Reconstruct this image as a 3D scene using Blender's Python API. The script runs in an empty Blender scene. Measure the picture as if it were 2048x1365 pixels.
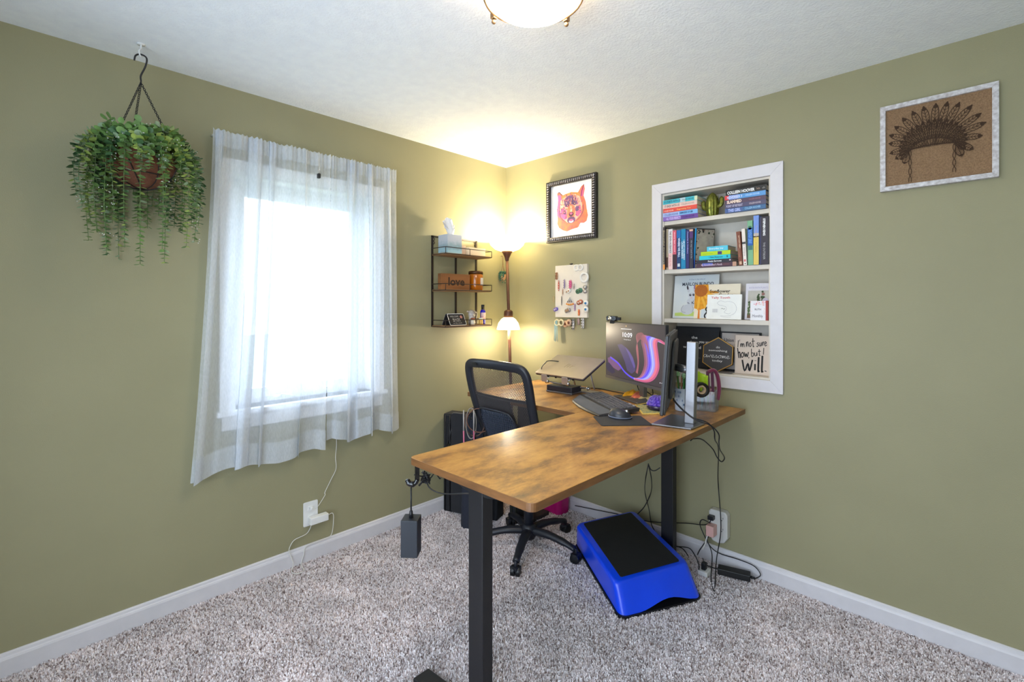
import bpy, math, random
from mathutils import Vector, Matrix, noise
random.seed(7)
sc = bpy.context.scene
col = sc.collection
PI = math.pi
# ---------------------------------------------------------------- camera, world, exposure
CAM = (2.601, -2.617, 1.387); YAW = math.radians(44.1)
cd = bpy.data.cameras.new('camera'); cam = bpy.data.objects.new('camera', cd); col.objects.link(cam)
cam.location = CAM; cam.rotation_euler = (PI/2, 0, YAW)
cd.sensor_width = 36; cd.lens = 960/2048*36; cd.shift_y = -(682.5-610)/2048; cd.clip_start = .02
sc.camera = cam
sc.view_settings.view_transform = 'Standard'; sc.view_settings.look = 'None'
sc.view_settings.gamma = 1; sc.view_settings.use_curve_mapping = False
sc.view_settings.exposure = 0.27
w = bpy.data.worlds.new('sky'); sc.world = w; w.use_nodes = True
bg = w.node_tree.nodes['Background']; bg.inputs[0].default_value = (.75, .83, 1.0, 1); bg.inputs[1].default_value = 6.6
def portal(name, loc, rot, sx, sy):
    l = bpy.data.lights.new(name, 'AREA'); l.shape = 'RECTANGLE'; l.size = sx; l.size_y = sy; l.cycles.is_portal = True
    o = bpy.data.objects.new(name, l); col.objects.link(o); o.location = loc; o.rotation_euler = rot
portal('sky_portal', (-.14, -1.5, 1.44), (0, -PI/2, 0), 1.12, .74)
portal('sky_portal_back', (2.10, -3.30, 1.2), (PI/2, 0, 0), 2.1, 2.1)  # sampling portal at the added fill window behind the camera
def bulb(name, loc, power, color, r=.03):
    l = bpy.data.lights.new(name, 'POINT'); l.energy = power; l.color = color; l.shadow_soft_size = r
    o = bpy.data.objects.new(name, l); col.objects.link(o); o.location = loc; return o

# ---------------------------------------------------------------- helpers
_f, _F, _R = 960., (-math.sin(YAW), math.cos(YAW)), (math.cos(YAW), math.sin(YAW))
def _ray(px, py):
    u = (px-1024)/_f
    return (_F[0]+_R[0]*u, _F[1]+_R[1]*u, (610-py)/_f)
def onX(px, py, x=0.):       # point of the plane x = const
    d = _ray(px, py); t = (x-CAM[0])/d[0]; return Vector((x, CAM[1]+t*d[1], CAM[2]+t*d[2]))
def onY(px, py, y=0.):
    d = _ray(px, py); t = (y-CAM[1])/d[1]; return Vector((CAM[0]+t*d[0], y, CAM[2]+t*d[2]))
def onZ(px, py, z=0.):
    d = _ray(px, py); t = (z-CAM[2])/d[2]; return Vector((CAM[0]+t*d[0], CAM[1]+t*d[1], z))
def L1(c):
    c /= 255.
    return c/12.92 if c <= .04045 else ((c+.055)/1.055)**2.4
def rgb(r, g, b): return (L1(r), L1(g), L1(b), 1)
MC = {}
def mat(name, color, rough=.6, metal=0., var=0., vscale=20., bump=0., bscale=80., emit=0., spec=.5, coat=0., color2=None, stretch=None, sheen=0.):
    if name in MC: return MC[name]
    m = bpy.data.materials.new(name); MC[name] = m; m.use_nodes = True
    nt = m.node_tree; N = nt.nodes; K = nt.links; p = N['Principled BSDF']
    color = rgb(*color)
    p.inputs['Roughness'].default_value = rough; p.inputs['Metallic'].default_value = metal
    p.inputs['Specular IOR Level'].default_value = spec
    if coat: p.inputs['Coat Weight'].default_value = coat; p.inputs['Coat Roughness'].default_value = .15
    if sheen: p.inputs['Sheen Weight'].default_value = sheen
    tc = N.new('ShaderNodeTexCoord'); mp = N.new('ShaderNodeMapping'); K.new(tc.outputs['Object'], mp.inputs['Vector'])
    if stretch: mp.inputs['Scale'].default_value = stretch
    n = N.new('ShaderNodeTexNoise'); n.inputs['Scale'].default_value = vscale; n.inputs['Detail'].default_value = 4
    K.new(mp.outputs[0], n.inputs['Vector'])
    r = N.new('ShaderNodeValToRGB'); K.new(n.outputs['Fac'], r.inputs['Fac'])
    r.color_ramp.elements[0].position = .3; r.color_ramp.elements[1].position = .7
    v = max(var, .03)
    if color2: c2 = rgb(*color2); c1 = color
    else:
        c1 = tuple(c*(1-v) for c in color[:3])+(1,); c2 = tuple(min(1, c*(1+v)) for c in color[:3])+(1,)
    r.color_ramp.elements[0].color = c1; r.color_ramp.elements[1].color = c2
    K.new(r.outputs['Color'], p.inputs['Base Color'])
    if emit:
        K.new(r.outputs['Color'], p.inputs['Emission Color']); p.inputs['Emission Strength'].default_value = emit
    if bump:
        n2 = N.new('ShaderNodeTexNoise'); n2.inputs['Scale'].default_value = bscale; n2.inputs['Detail'].default_value = 3
        K.new(mp.outputs[0], n2.inputs['Vector'])
        b = N.new('ShaderNodeBump'); b.inputs['Strength'].default_value = bump; b.inputs['Distance'].default_value = .002
        K.new(n2.outputs['Fac'], b.inputs['Height']); K.new(b.outputs[0], p.inputs['Normal'])
    return m
class B:
    """collects shapes into one mesh, several flat materials allowed"""
    def __init__(s): s.v = []; s.f = []; s.m = []; s.mats = []; s.cur = 0; s.sm = []
    def use(s, m):
        if m not in s.mats: s.mats.append(m)
        s.cur = s.mats.index(m); return s
    def add(s, vs, fs, smooth=False):
        o = len(s.v); s.v += [tuple(x) for x in vs]
        for f in fs: s.f.append([o+i for i in f]); s.m.append(s.cur); s.sm.append(smooth)
        return s
    def box(s, a, b, M=None):
        x0, y0, z0 = a; x1, y1, z1 = b
        vs = [Vector(p) for p in [(x0,y0,z0),(x1,y0,z0),(x1,y1,z0),(x0,y1,z0),(x0,y0,z1),(x1,y0,z1),(x1,y1,z1),(x0,y1,z1)]]
        if M: vs = [M @ p for p in vs]
        return s.add(vs, [(0,3,2,1),(4,5,6,7),(0,1,5,4),(1,2,6,5),(2,3,7,6),(3,0,4,7)])
    def prism(s, pts, h0, h1, M=None, axis='z', smooth=False):
        n = len(pts)
        def P(a, b, h):
            p = {'z': (a, b, h), 'y': (a, h, b), 'x': (h, a, b)}[axis]
            p = Vector(p); return M @ p if M else p
        vs = [P(a, b, h0) for a, b in pts]+[P(a, b, h1) for a, b in pts]
        s.add(vs, [list(range(n-1, -1, -1)), list(range(n, 2*n))])
        o = len(s.v)-2*n
        for i in range(n):
            j = (i+1) % n; s.f.append([o+i, o+j, o+n+j, o+n+i]); s.m.append(s.cur); s.sm.append(smooth)
        return s
    def tube(s, path, r, seg=8, closed=False, caps=True, flat=None):
        path = [Vector(p) for p in path]; n = len(path); rs = r if isinstance(r, (list, tuple)) else [r]*n
        vs = []; up = None
        for i, p in enumerate(path):
            if closed: t = path[(i+1) % n]-path[i-1]
            else: t = path[min(i+1, n-1)]-path[max(i-1, 0)]
            if t.length < 1e-9: t = Vector((0, 0, 1))
            t.normalize()
            if up is None:
                up = Vector((0, 0, 1)) if abs(t.z) < .9 else Vector((1, 0, 0))
            up = up-t*up.dot(t)
            if up.length < 1e-6: up = t.orthogonal()
            up.normalize(); sd = t.cross(up)
            for k in range(seg):
                a = 2*PI*k/seg
                vs.append(p+(up*math.cos(a)*(flat or 1)+sd*math.sin(a))*rs[i])
        fs = []
        for i in range(n if closed else n-1):
            j = (i+1) % n
            for k in range(seg): l = (k+1) % seg; fs.append((i*seg+k, i*seg+l, j*seg+l, j*seg+k))
        if caps and not closed: fs += [tuple(range(seg-1, -1, -1)), tuple(range((n-1)*seg, n*seg))]
        return s.add(vs, fs, True)
    def lathe(s, prof, c=(0, 0, 0), seg=24, M=None, a0=0., a1=2*PI):
        c = Vector(c); vs = []; n = len(prof)
        for k in range(seg):
            a = a0+(a1-a0)*k/seg
            for r, z in prof:
                p = c+Vector((r*math.cos(a), r*math.sin(a), z)); vs.append(M @ p if M else p)
        fs = []
        for k in range(seg):
            l = (k+1) % seg
            for i in range(n-1): fs.append((k*n+i, l*n+i, l*n+i+1, k*n+i+1))
        return s.add(vs, fs, True)
    def cyl(s, c, r, z0, z1, seg=20, M=None, r2=None):
        return s.lathe([(0.0001, z0), (r, z0), (r if r2 is None else r2, z1), (0.0001, z1)], c, seg, M)
    def ball(s, c, r, seg=12, sc_=(1, 1, 1), M=None):
        c = Vector(c); vs = []; fs = []; h = seg//2+1
        for i in range(h+1):
            t = PI*i/h
            for k in range(seg):
                a = 2*PI*k/seg
                p = c+Vector((r*sc_[0]*math.sin(t)*math.cos(a), r*sc_[1]*math.sin(t)*math.sin(a), r*sc_[2]*math.cos(t))); vs.append(M @ p if M else p)
        for i in range(h):
            for k in range(seg): l = (k+1) % seg; fs.append((i*seg+k, (i+1)*seg+k, (i+1)*seg+l, i*seg+l))
        return s.add(vs, fs, True)
    def grid(s, fn, nu, nv, smooth=True):
        vs = [fn(i/nu, j/nv) for j in range(nv+1) for i in range(nu+1)]
        fs = [(j*(nu+1)+i, j*(nu+1)+i+1, (j+1)*(nu+1)+i+1, (j+1)*(nu+1)+i) for j in range(nv) for i in range(nu)]
        return s.add(vs, fs, smooth)
    def build(s, name, m=None, parent=None, bevel=0, solid=0, local=False, seg=2, subd=0):
        me = bpy.data.meshes.new(name)
        vs = s.v
        if parent is not None and not local:
            inv = parent.get('_w'); inv = Matrix([inv[i:i+4] for i in (0, 4, 8, 12)]).inverted() if inv else Matrix()
            vs = [inv @ Vector(p) for p in vs]
        me.from_pydata([tuple(p) for p in vs], [], s.f)
        if s.mats:
            for x in s.mats: me.materials.append(x)
            me.polygons.foreach_set('material_index', s.m)
        elif m: me.materials.append(m)
        me.polygons.foreach_set('use_smooth', s.sm); me.update()
        o = bpy.data.objects.new(name, me); col.objects.link(o)
        if parent is not None: o.parent = parent; o['_w'] = parent.get('_w')
        if '_w' in o and o['_w'] is None: del o['_w']
        if solid: md = o.modifiers.new('s', 'SOLIDIFY'); md.thickness = solid; md.offset = 0
        if bevel: md = o.modifiers.new('b', 'BEVEL'); md.width = bevel; md.segments = seg; md.limit_method = 'ANGLE'; md.angle_limit = math.radians(40)
        if subd: md = o.modifiers.new('u', 'SUBSURF'); md.levels = subd; md.render_levels = subd
        return o
def thing(name, label, cat, loc=(0, 0, 0), rot=(0, 0, 0), group=None):
    o = bpy.data.objects.new(name, None); col.objects.link(o); o.empty_display_size = .05
    o.location = loc; o.rotation_euler = rot
    from mathutils import Euler
    M = Matrix.Translation(loc) @ Euler(rot).to_matrix().to_4x4()
    o['_w'] = [x for row in M for x in row]
    return tag(o, label, cat, group)
def tag(o, label, cat, group=None):
    o['label'] = label; o['category'] = cat
    if group: o['group'] = group
    return o
def struct(o): o['kind'] = 'structure'; return o
def stuff(o): o['kind'] = 'stuff'; return o
def RZ(a, c=(0, 0, 0)): return Matrix.Translation(c) @ Matrix.Rotation(a, 4, 'Z')
def frame(o, x, y):
    """matrix taking (u, v, h) to o + u x + v y + h (x cross y)"""
    x = Vector(x).normalized(); y = Vector(y); y = (y-x*x.dot(y)).normalized(); z = x.cross(y)
    M = Matrix((x, y, z)).transposed().to_4x4(); M.translation = Vector(o); return M
def smooth(pts, n=6, closed=False):
    pts = [Vector(p) for p in pts]; out = []; N = len(pts)
    for i in range(N if closed else N-1):
        if closed: p0, p1, p2, p3 = pts[i-1], pts[i], pts[(i+1) % N], pts[(i+2) % N]
        else: p0, p1, p2, p3 = pts[max(i-1, 0)], pts[i], pts[i+1], pts[min(i+2, N-1)]
        for k in range(n):
            t = k/n
            out.append(.5*((2*p1)+(p2-p0)*t+(2*p0-5*p1+4*p2-p3)*t*t+(3*p1-p0-3*p2+p3)*t**3))
    if not closed: out.append(pts[-1])
    return out
def rrect(x0, y0, x1, y1, r, n=5):
    out = []
    for cx, cy, a in ((x1-r, y1-r, 0), (x0+r, y1-r, 90), (x0+r, y0+r, 180), (x1-r, y0+r, 270)):
        for k in range(n+1): t = math.radians(a+90*k/n); out.append((cx+r*math.cos(t), cy+r*math.sin(t)))
    return out
def text(s, M, w, h, m, parent, name='lettering', bold=0., extr=.0002, keep=False, align=0):
    """lettering fitted into a w x h box whose lower left corner is the frame's origin"""
    cu = bpy.data.curves.new('t', 'FONT'); cu.body = s; cu.offset = bold; cu.resolution_u = 2; cu.size = 1
    o = bpy.data.objects.new('t', cu); me = bpy.data.meshes.new_from_object(o)
    vs = [v.co.copy() for v in me.vertices]; fs = [tuple(p.vertices) for p in me.polygons]
    bpy.data.objects.remove(o); bpy.data.curves.remove(cu); bpy.data.meshes.remove(me)
    if not vs: return None
    x0 = min(v.x for v in vs); x1 = max(v.x for v in vs); y0 = min(v.y for v in vs); y1 = max(v.y for v in vs)
    sx = w/(x1-x0); sy = h/(y1-y0)
    if keep: sx = sy = min(sx, sy)
    ox = (w-(x1-x0)*sx)/2 if keep else 0; oy = (h-(y1-y0)*sy)/2 if keep else 0
    b = B(); b.add([M @ Vector(((v.x-x0)*sx+ox, (v.y-y0)*sy+oy, extr)) for v in vs], fs)
    return b.build(name, m, parent)
class Flat:
    """flat print on a surface: ribbons, polygons and discs in a frame scaled to (w, h)"""
    def __init__(s, M, w=1., h=1., lift=.0002): s.M = M; s.w = w; s.h = h; s.b = B(); s.l = lift
    def P(s, u, v): s_ = s.M @ Vector((u*s.w, v*s.h, s.l)); return s_
    def poly(s, m, pts):
        s.b.use(m); s.l += 2e-5; s.b.add([s.P(*p) for p in pts], [list(range(len(pts)))])
    def disc(s, m, c, r, ry=None, n=14, rot=0):
        ry = ry or r*s.w/s.h; ca, sa = math.cos(rot), math.sin(rot)
        s.poly(m, [(c[0]+(r*math.cos(2*PI*k/n)*ca-ry*s.h/s.w*math.sin(2*PI*k/n)*sa), c[1]+(r*math.cos(2*PI*k/n)*sa*s.w/s.h+ry*math.sin(2*PI*k/n)*ca)) for k in range(n)])
    def rib(s, m, pts, wd, sm=5, taper=False):
        s.b.use(m); s.l += 1e-5
        P = [Vector((p[0]*s.w, p[1]*s.h, 0)) for p in pts]
        if sm: P = smooth(P, sm)
        n = len(P); vs = []
        for i, p in enumerate(P):
            t = P[min(i+1, n-1)]-P[max(i-1, 0)]
            if t.length < 1e-9: t = Vector((1, 0, 0))
            t.normalize(); q = Vector((-t.y, t.x, 0)); k = wd/2
            if taper: k *= .35+.65*math.sin(PI*min(1, max(0, i/(n-1))))
            for sg in (1, -1):
                a = p+q*k*sg; vs.append(s.M @ Vector((a.x, a.y, s.l)))
        s.b.add(vs, [(2*i, 2*i+1, 2*i+3, 2*i+2) for i in range(n-1)])
    def build(s, name, parent): return s.b.build(name, None, parent)

# ---------------------------------------------------------------- materials of the room
wallm = mat('sage_wall_paint', (153, 148, 116), .55, var=.03, vscale=3, bump=.25, bscale=260, spec=.35)
white_trim = mat('white_trim_paint', (216, 213, 217), .4, bump=.05)
shelf_paint = mat('cream_shelf_paint', (214, 206, 194), .5, bump=.08)
blackm = mat('black_metal', (24, 24, 28), .5, bump=.1, bscale=400)
blackp = mat('black_plastic', (22, 23, 27), .42)
darkfab = mat('dark_fabric', (30, 31, 38), .9, bump=.5, bscale=600, sheen=.3)
whitep = mat('white_plastic', (232, 232, 230), .35)
chrome = mat('chrome', (210, 212, 216), .18, metal=1)
silver = mat('brushed_silver', (136, 136, 140), .35, metal=.85, var=.05, vscale=60, stretch=(1, 1, 12))
ink = mat('black_ink', (18, 18, 20), .7)
inkw = mat('white_ink', (235, 235, 235), .7)
def ceil_mat():
    m = mat('textured_ceiling', (240, 246, 254), .8, bump=.0); nt = m.node_tree; N = nt.nodes; K = nt.links; p = N['Principled BSDF']
    tc = N.new('ShaderNodeTexCoord'); v = N.new('ShaderNodeTexNoise'); v.inputs['Scale'].default_value = 95; v.inputs['Detail'].default_value = 4; v.inputs['Roughness'].default_value = .6
    K.new(tc.outputs['Object'], v.inputs['Vector']); b = N.new('ShaderNodeBump'); b.inputs['Strength'].default_value = .8; b.inputs['Distance'].default_value = .004
    K.new(v.outputs['Fac'], b.inputs['Height']); K.new(b.outputs[0], p.inputs['Normal']); return m
ceilm = ceil_mat()
# ---------------------------------------------------------------- room shell
XR, YB, H, T = 3.35, -3.25, 2.44, .30
WY0, WY1, WZ0, WZ1 = -1.885, -1.125, .875, 2.035      # window opening
NX0, NX1, NZ0, NZ1 = 1.285, 1.863, 1.010, 2.030       # bookcase niche
b = B()
for (y0, y1, z0, z1) in ((YB-.15, WY0, 0, H), (WY1, T, 0, H), (WY0, WY1, 0, WZ0), (WY0, WY1, WZ1, H)): b.box((-.16, y0, z0), (0, y1, z1))
struct(b.build('wall_left', wallm))
b = B()
for (x0, x1, z0, z1) in ((0, NX0, 0, H), (NX1, XR+.15, 0, H), (NX0, NX1, 0, NZ0), (NX0, NX1, NZ1, H)): b.box((x0, 0, z0), (x1, T, z1))
struct(b.build('wall_right', wallm))
b = B()
for (x0, x1, z0, z1) in ((-.16, 1.05, 0, H), (3.15, XR+.15, 0, H), (1.05, 3.15, 0, .10), (1.05, 3.15, 2.25, H)): b.box((x0, YB-.15, z0), (x1, YB, z1))  # opening left for the added fill window
struct(b.build('wall_back', wallm))
struct(B().box((XR, YB, 0), (XR+.15, 0, H)).build('wall_front', wallm))
struct(B().box((-.16, YB-.15, H), (XR+.15, T, H+.1)).build('ceiling', ceilm))
def base(name, a, b_, inward):
    a = Vector(a); d = (Vector(b_)-a); Lh = d.length; d.normalize(); M = frame(a, d, (0, 0, 1))   # h axis = d x up
    s = 1 if (d.cross(Vector((0, 0, 1)))).dot(Vector(inward)) > 0 else -1
    prof = [(0, 0), (.015*s, 0), (.015*s, .068), (.0125*s, .076), (.010*s, .079), (.0085*s, .088), (.004*s, .092), (0, .092)]
    n = len(prof); vs = [M @ Vector((0, z, h)) for h, z in prof]+[M @ Vector((Lh, z, h)) for h, z in prof]
    bb = B(); bb.add(vs, [list(range(n)), list(range(2*n-1, n-1, -1))]+[(i, (i+1) % n, n+(i+1) % n, n+i) for i in range(n)])
    struct(bb.build(name, white_trim))
base('baseboard_left', (0, YB, 0), (0, 0, 0), (1, 0, 0)); base('baseboard_right', (0.016, 0, 0), (XR, 0, 0), (0, -1, 0))
base('baseboard_back', (0, YB, 0), (XR, YB, 0), (0, 1, 0)); base('baseboard_front', (XR, YB, 0), (XR, 0, 0), (-1, 0, 0))
# carpet
def carpet_mat(name, pile):
    m = bpy.data.materials.new(name); m.use_nodes = True; nt = m.node_tree; N = nt.nodes; K = nt.links; p = N['Principled BSDF']
    p.inputs['Roughness'].default_value = .95; p.inputs['Specular IOR Level'].default_value = .1; p.inputs['Sheen Weight'].default_value = .15
    r = N.new('ShaderNodeValToRGB'); e = r.color_ramp
    cols = [(0, (92, 74, 70)), (.11, (150, 132, 128)), (.28, (216, 202, 200)), (.5, (246, 236, 236)), (1, (255, 251, 253))]
    while len(e.elements) < len(cols): e.elements.new(.5)
    for el, (q, c) in zip(e.elements, cols): el.position = q; el.color = rgb(*c)
    tc = N.new('ShaderNodeNewGeometry')
    n = N.new('ShaderNodeTexNoise'); n.inputs['Scale'].default_value = 130; n.inputs['Detail'].default_value = 2
    K.new(tc.outputs['Position'], n.inputs['Vector'])
    if pile:
        oi = N.new('ShaderNodeObjectInfo'); a = N.new('ShaderNodeMath'); a.operation = 'MULTIPLY_ADD'
        K.new(oi.outputs['Random'], a.inputs[0]); a.inputs[1].default_value = .9; a.inputs[2].default_value = .05; src = a
    else:
        mr = N.new('ShaderNodeMapRange'); K.new(n.outputs['Fac'], mr.inputs[0]); mr.inputs[1].default_value = .3; mr.inputs[2].default_value = .7; mr.inputs[4].default_value = .7; src = mr
    K.new(src.outputs[0], r.inputs['Fac'])
    n2 = N.new('ShaderNodeTexNoise'); n2.inputs['Scale'].default_value = 5.5; n2.inputs['Detail'].default_value = 3; K.new(tc.outputs['Position'], n2.inputs['Vector'])
    mr2 = N.new('ShaderNodeMapRange'); K.new(n2.outputs['Fac'], mr2.inputs[0]); mr2.inputs[1].default_value = .3; mr2.inputs[2].default_value = .7; mr2.inputs[3].default_value = .88; mr2.inputs[4].default_value = 1.12
    mx = N.new('ShaderNodeVectorMath'); mx.operation = 'SCALE'; K.new(r.outputs['Color'], mx.inputs[0]); K.new(mr2.outputs[0], mx.inputs['Scale'])
    K.new(mx.outputs[0], p.inputs['Base Color'])
    return m
cm0 = carpet_mat('carpet_backing', False); cm1 = carpet_mat('carpet_yarn', True)
struct(B().box((0, YB, -.1), (XR, 0, 0)).build('floor', cm0))
tuft = B()
for k in range(3):
    a = 2*PI*k/3; x, y = math.cos(a)*.0016, math.sin(a)*.0016; lx, ly = random.uniform(-.004, .004), random.uniform(-.004, .004)
    tuft.add([(x-.0014, y, 0), (x+.0014, y, 0), (x+lx+.0016, y+ly, .009), (x+lx-.0013, y+ly+.0014, .010), (x, y+.0022, 0)], [(0, 1, 2, 3), (1, 4, 3, 2), (4, 0, 3)])
tuft_o = bpy.data.meshes.new('tuft'); tuft_o.from_pydata(tuft.v, [], tuft.f); tuft_o.materials.append(cm1)
# scatter the pile with geometry nodes: one object, nobody could count it
def pile():
    me = bpy.data.meshes.new('carpet_pile')
    me.from_pydata([(.017, YB+.017, 0), (XR-.017, YB+.017, 0), (XR-.017, -.017, 0), (.017, -.017, 0)], [], [(0, 1, 2, 3)]); me.update()
    o = bpy.data.objects.new('carpet_pile', me); col.objects.link(o); tag(o, 'speckled beige and grey cut pile carpet covering the whole floor', 'carpet'); stuff(o)
    src = bpy.data.objects.new('tuft_source', tuft_o)
    g = bpy.data.node_groups.new('pile', 'GeometryNodeTree'); g.interface.new_socket('Geometry', in_out='INPUT', socket_type='NodeSocketGeometry'); g.interface.new_socket('Geometry', in_out='OUTPUT', socket_type='NodeSocketGeometry')
    N = g.nodes; K = g.links; gi = N.new('NodeGroupInput'); go = N.new('NodeGroupOutput')
    d = N.new('GeometryNodeDistributePointsOnFaces'); d.inputs['Density'].default_value = 50000
    oi = N.new('GeometryNodeObjectInfo'); oi.inputs['Object'].default_value = src; oi.inputs['As Instance'].default_value = True
    ii = N.new('GeometryNodeInstanceOnPoints'); rv = N.new('FunctionNodeRandomValue'); rv.data_type = 'FLOAT_VECTOR'
    rv.inputs[0].default_value = (-.35, -.35, 0); rv.inputs[1].default_value = (.35, .35, 6.28)
    rs = N.new('FunctionNodeRandomValue'); rs.data_type = 'FLOAT'; rs.inputs[2].default_value = .65; rs.inputs[3].default_value = 1.15
    K.new(gi.outputs[0], d.inputs[0]); K.new(d.outputs['Points'], ii.inputs['Points']); K.new(oi.outputs['Geometry'], ii.inputs['Instance'])
    K.new(rv.outputs[0], ii.inputs['Rotation']); K.new(rs.outputs[1], ii.inputs['Scale']); K.new(ii.outputs[0], go.inputs[0])
    md = o.modifiers.new('pile', 'NODES'); md.node_group = g
pile()

# ---------------------------------------------------------------- window
wm = bpy.data.objects.new('window_1', None); col.objects.link(wm); wm['kind'] = 'structure'
def sp(bb, name, m, parent=wm, **k): return bb.build(name, m, parent, **k)
vinyl = mat('white_vinyl', (236, 236, 238), .35)
glass = bpy.data.materials.new('window_glass'); glass.use_nodes = True
_n = glass.node_tree.nodes; _l = glass.node_tree.links; _n.remove(_n['Principled BSDF'])
_t = _n.new('ShaderNodeBsdfTransparent'); _t.inputs[0].default_value = (.93, .96, .95, 1); _g = _n.new('ShaderNodeBsdfGlossy'); _g.inputs['Roughness'].default_value = .02
_x = _n.new('ShaderNodeMixShader'); _x.inputs[0].default_value = .06
_l.new(_t.outputs[0], _x.inputs[1]); _l.new(_g.outputs[0], _x.inputs[2]); _l.new(_x.outputs[0], _n['Material Output'].inputs[0])
def board(bb, a, b_): bb.box(a, b_); return bb
for nm, a, c in (('casing', (.0, WY0-.06, WZ0-.01), (.016, WY0, WZ1+.06)), ('casing', (.0, WY1, WZ0-.01), (.016, WY1+.06, WZ1+.06)),
                 ('casing', (.0, WY0, WZ1), (.016, WY1, WZ1+.06)), ('apron', (.0, WY0-.05, WZ0-.095), (.014, WY1+.05, WZ0-.025)),
                 ('stool', (-.158, WY0-.075, WZ0-.025), (.035, WY1+.075, WZ0))):
    if nm == 'stool':
        bb = B(); bb.box((-.158, WY0+.001, WZ0-.024), (.0, WY1-.001, WZ0)); bb.box((.0, WY0-.075, WZ0-.024), (.035, WY1+.075, WZ0)); sp(bb, nm, vinyl, bevel=.002)
    else: sp(B().box(a, c), nm, vinyl, bevel=.002)
for a, c in (((-.158, WY0+.001, WZ0), (-.0, WY0+.012, WZ1-.001)), ((-.158, WY1-.012, WZ0), (0, WY1-.001, WZ1-.001)), ((-.158, WY0+.012, WZ1-.012), (0, WY1-.012, WZ1-.001))):
    sp(B().box(a, c), 'jamb', vinyl)
def ring(y0, y1, z0, z1, t, x0, x1):
    bb = B(); bb.box((x0, y0, z0), (x1, y0+t, z1)); bb.box((x0, y1-t, z0), (x1, y1, z1)); bb.box((x0, y0+t, z0), (x1, y1-t, z0+t)); bb.box((x0, y0+t, z1-t), (x1, y1-t, z1)); return bb
sp(ring(WY0+.012, WY1-.012, WZ0, WZ1-.012, .03, -.15, -.10), 'window_frame', vinyl, bevel=.003)
sash = sp(ring(WY0+.042, WY1-.042, WZ0+.03, WZ1-.042, .045, -.145, -.115), 'sash', vinyl, bevel=.004)
sp(B().box((-.134, WY0+.086, WZ0+.074), (-.130, WY1-.086, WZ1-.086)), 'pane', glass)
hb = B(); hb.box((-.10, -1.66, WZ0+.004), (-.085, -1.60, WZ0+.022)); hb.tube([(-.09, -1.63, WZ0+.02), (-.07, -1.63, WZ0+.035), (-.05, -1.60, WZ0+.03), (-.045, -1.58, WZ0+.02)], .006); sp(hb, 'crank_handle', vinyl)
# added unseen window behind the camera, lets in sky light as room fill
w2 = bpy.data.objects.new('added_fill_window', None); col.objects.link(w2); w2['kind'] = 'structure'
def ringy(x0, x1, z0, z1, t, y0, y1):
    bb = B(); bb.box((x0, y0, z0), (x0+t, y1, z1)); bb.box((x1-t, y0, z0), (x1, y1, z1)); bb.box((x0+t, y0, z0), (x1-t, y1, z0+t)); bb.box((x0+t, y0, z1-t), (x1-t, y1, z1)); bb.box(((x0+x1)/2-t/2, y0, z0+t), ((x0+x1)/2+t/2, y1, z1-t)); return bb
ringy(1.05, 3.15, .10, 2.25, .05, YB-.12, YB-.06).build('window_frame', vinyl, w2)
ringy(.98, 3.22, .095, 2.32, .07, YB, YB+.015).build('casing', vinyl, w2)
B().box((1.10, YB-.095, .15), (3.10, YB-.090, 2.20)).build('pane', glass, w2)
# outside
lawn = B().box((-30, -22, -.6), (-.3, 18, -.5)).build('lawn', mat('lawn_grass', (128, 138, 108), .9, var=.2, vscale=2)); struct(lawn)

# sheer curtains
def sheer():
    m = bpy.data.materials.new('sheer_fabric'); m.use_nodes = True; N = m.node_tree.nodes; K = m.node_tree.links; N.remove(N['Principled BSDF'])
    d = N.new('ShaderNodeBsdfDiffuse'); d.inputs[0].default_value = (.86, .89, .93, 1); t = N.new('ShaderNodeBsdfTranslucent'); t.inputs[0].default_value = (.84, .89, .95, 1)
    a = N.new('ShaderNodeMixShader'); a.inputs[0].default_value = .45; K.new(d.outputs[0], a.inputs[1]); K.new(t.outputs[0], a.inputs[2])
    tr = N.new('ShaderNodeBsdfTransparent'); x = N.new('ShaderNodeMixShader')
    tc = N.new('ShaderNodeTexCoord'); mp = N.new('ShaderNodeMapping'); mp.inputs['Scale'].default_value = (1, 1, .25); n = N.new('ShaderNodeTexNoise'); n.inputs['Scale'].default_value = 220
    K.new(tc.outputs['Object'], mp.inputs[0]); K.new(mp.outputs[0], n.inputs['Vector'])
    mr = N.new('ShaderNodeMapRange'); mr.inputs[3].default_value = .40; mr.inputs[4].default_value = .62; K.new(n.outputs['Fac'], mr.inputs[0])
    lw = N.new('ShaderNodeLayerWeight'); lw.inputs[0].default_value = .35
    ad = N.new('ShaderNodeMath'); ad.operation = 'MULTIPLY_ADD'; ad.use_clamp = True; K.new(lw.outputs['Facing'], ad.inputs[0]); ad.inputs[1].default_value = .35; K.new(mr.outputs[0], ad.inputs[2])
    K.new(ad.outputs[0], x.inputs[0]); K.new(tr.outputs[0], x.inputs[1]); K.new(a.outputs[0], x.inputs[2]); K.new(x.outputs[0], N['Material Output'].inputs[0]); return m
shm = sheer()
_rx = .040
rod = thing('curtain_rod', 'thin white curtain rod across the top of the window', 'curtain rod', (.045, -1.5, 2.185))
B().tube([(.040, -1.975, 2.185), (.040, -1.018, 2.185)], .004).build('rod', whitep, rod)
for y in (-1.975, -1.018): B().tube([(.0, y, 2.185), (.03, y, 2.185), (.045, y+(.012 if y < -1.5 else -.012), 2.185)], .005).build('bracket', whitep, rod)
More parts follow.
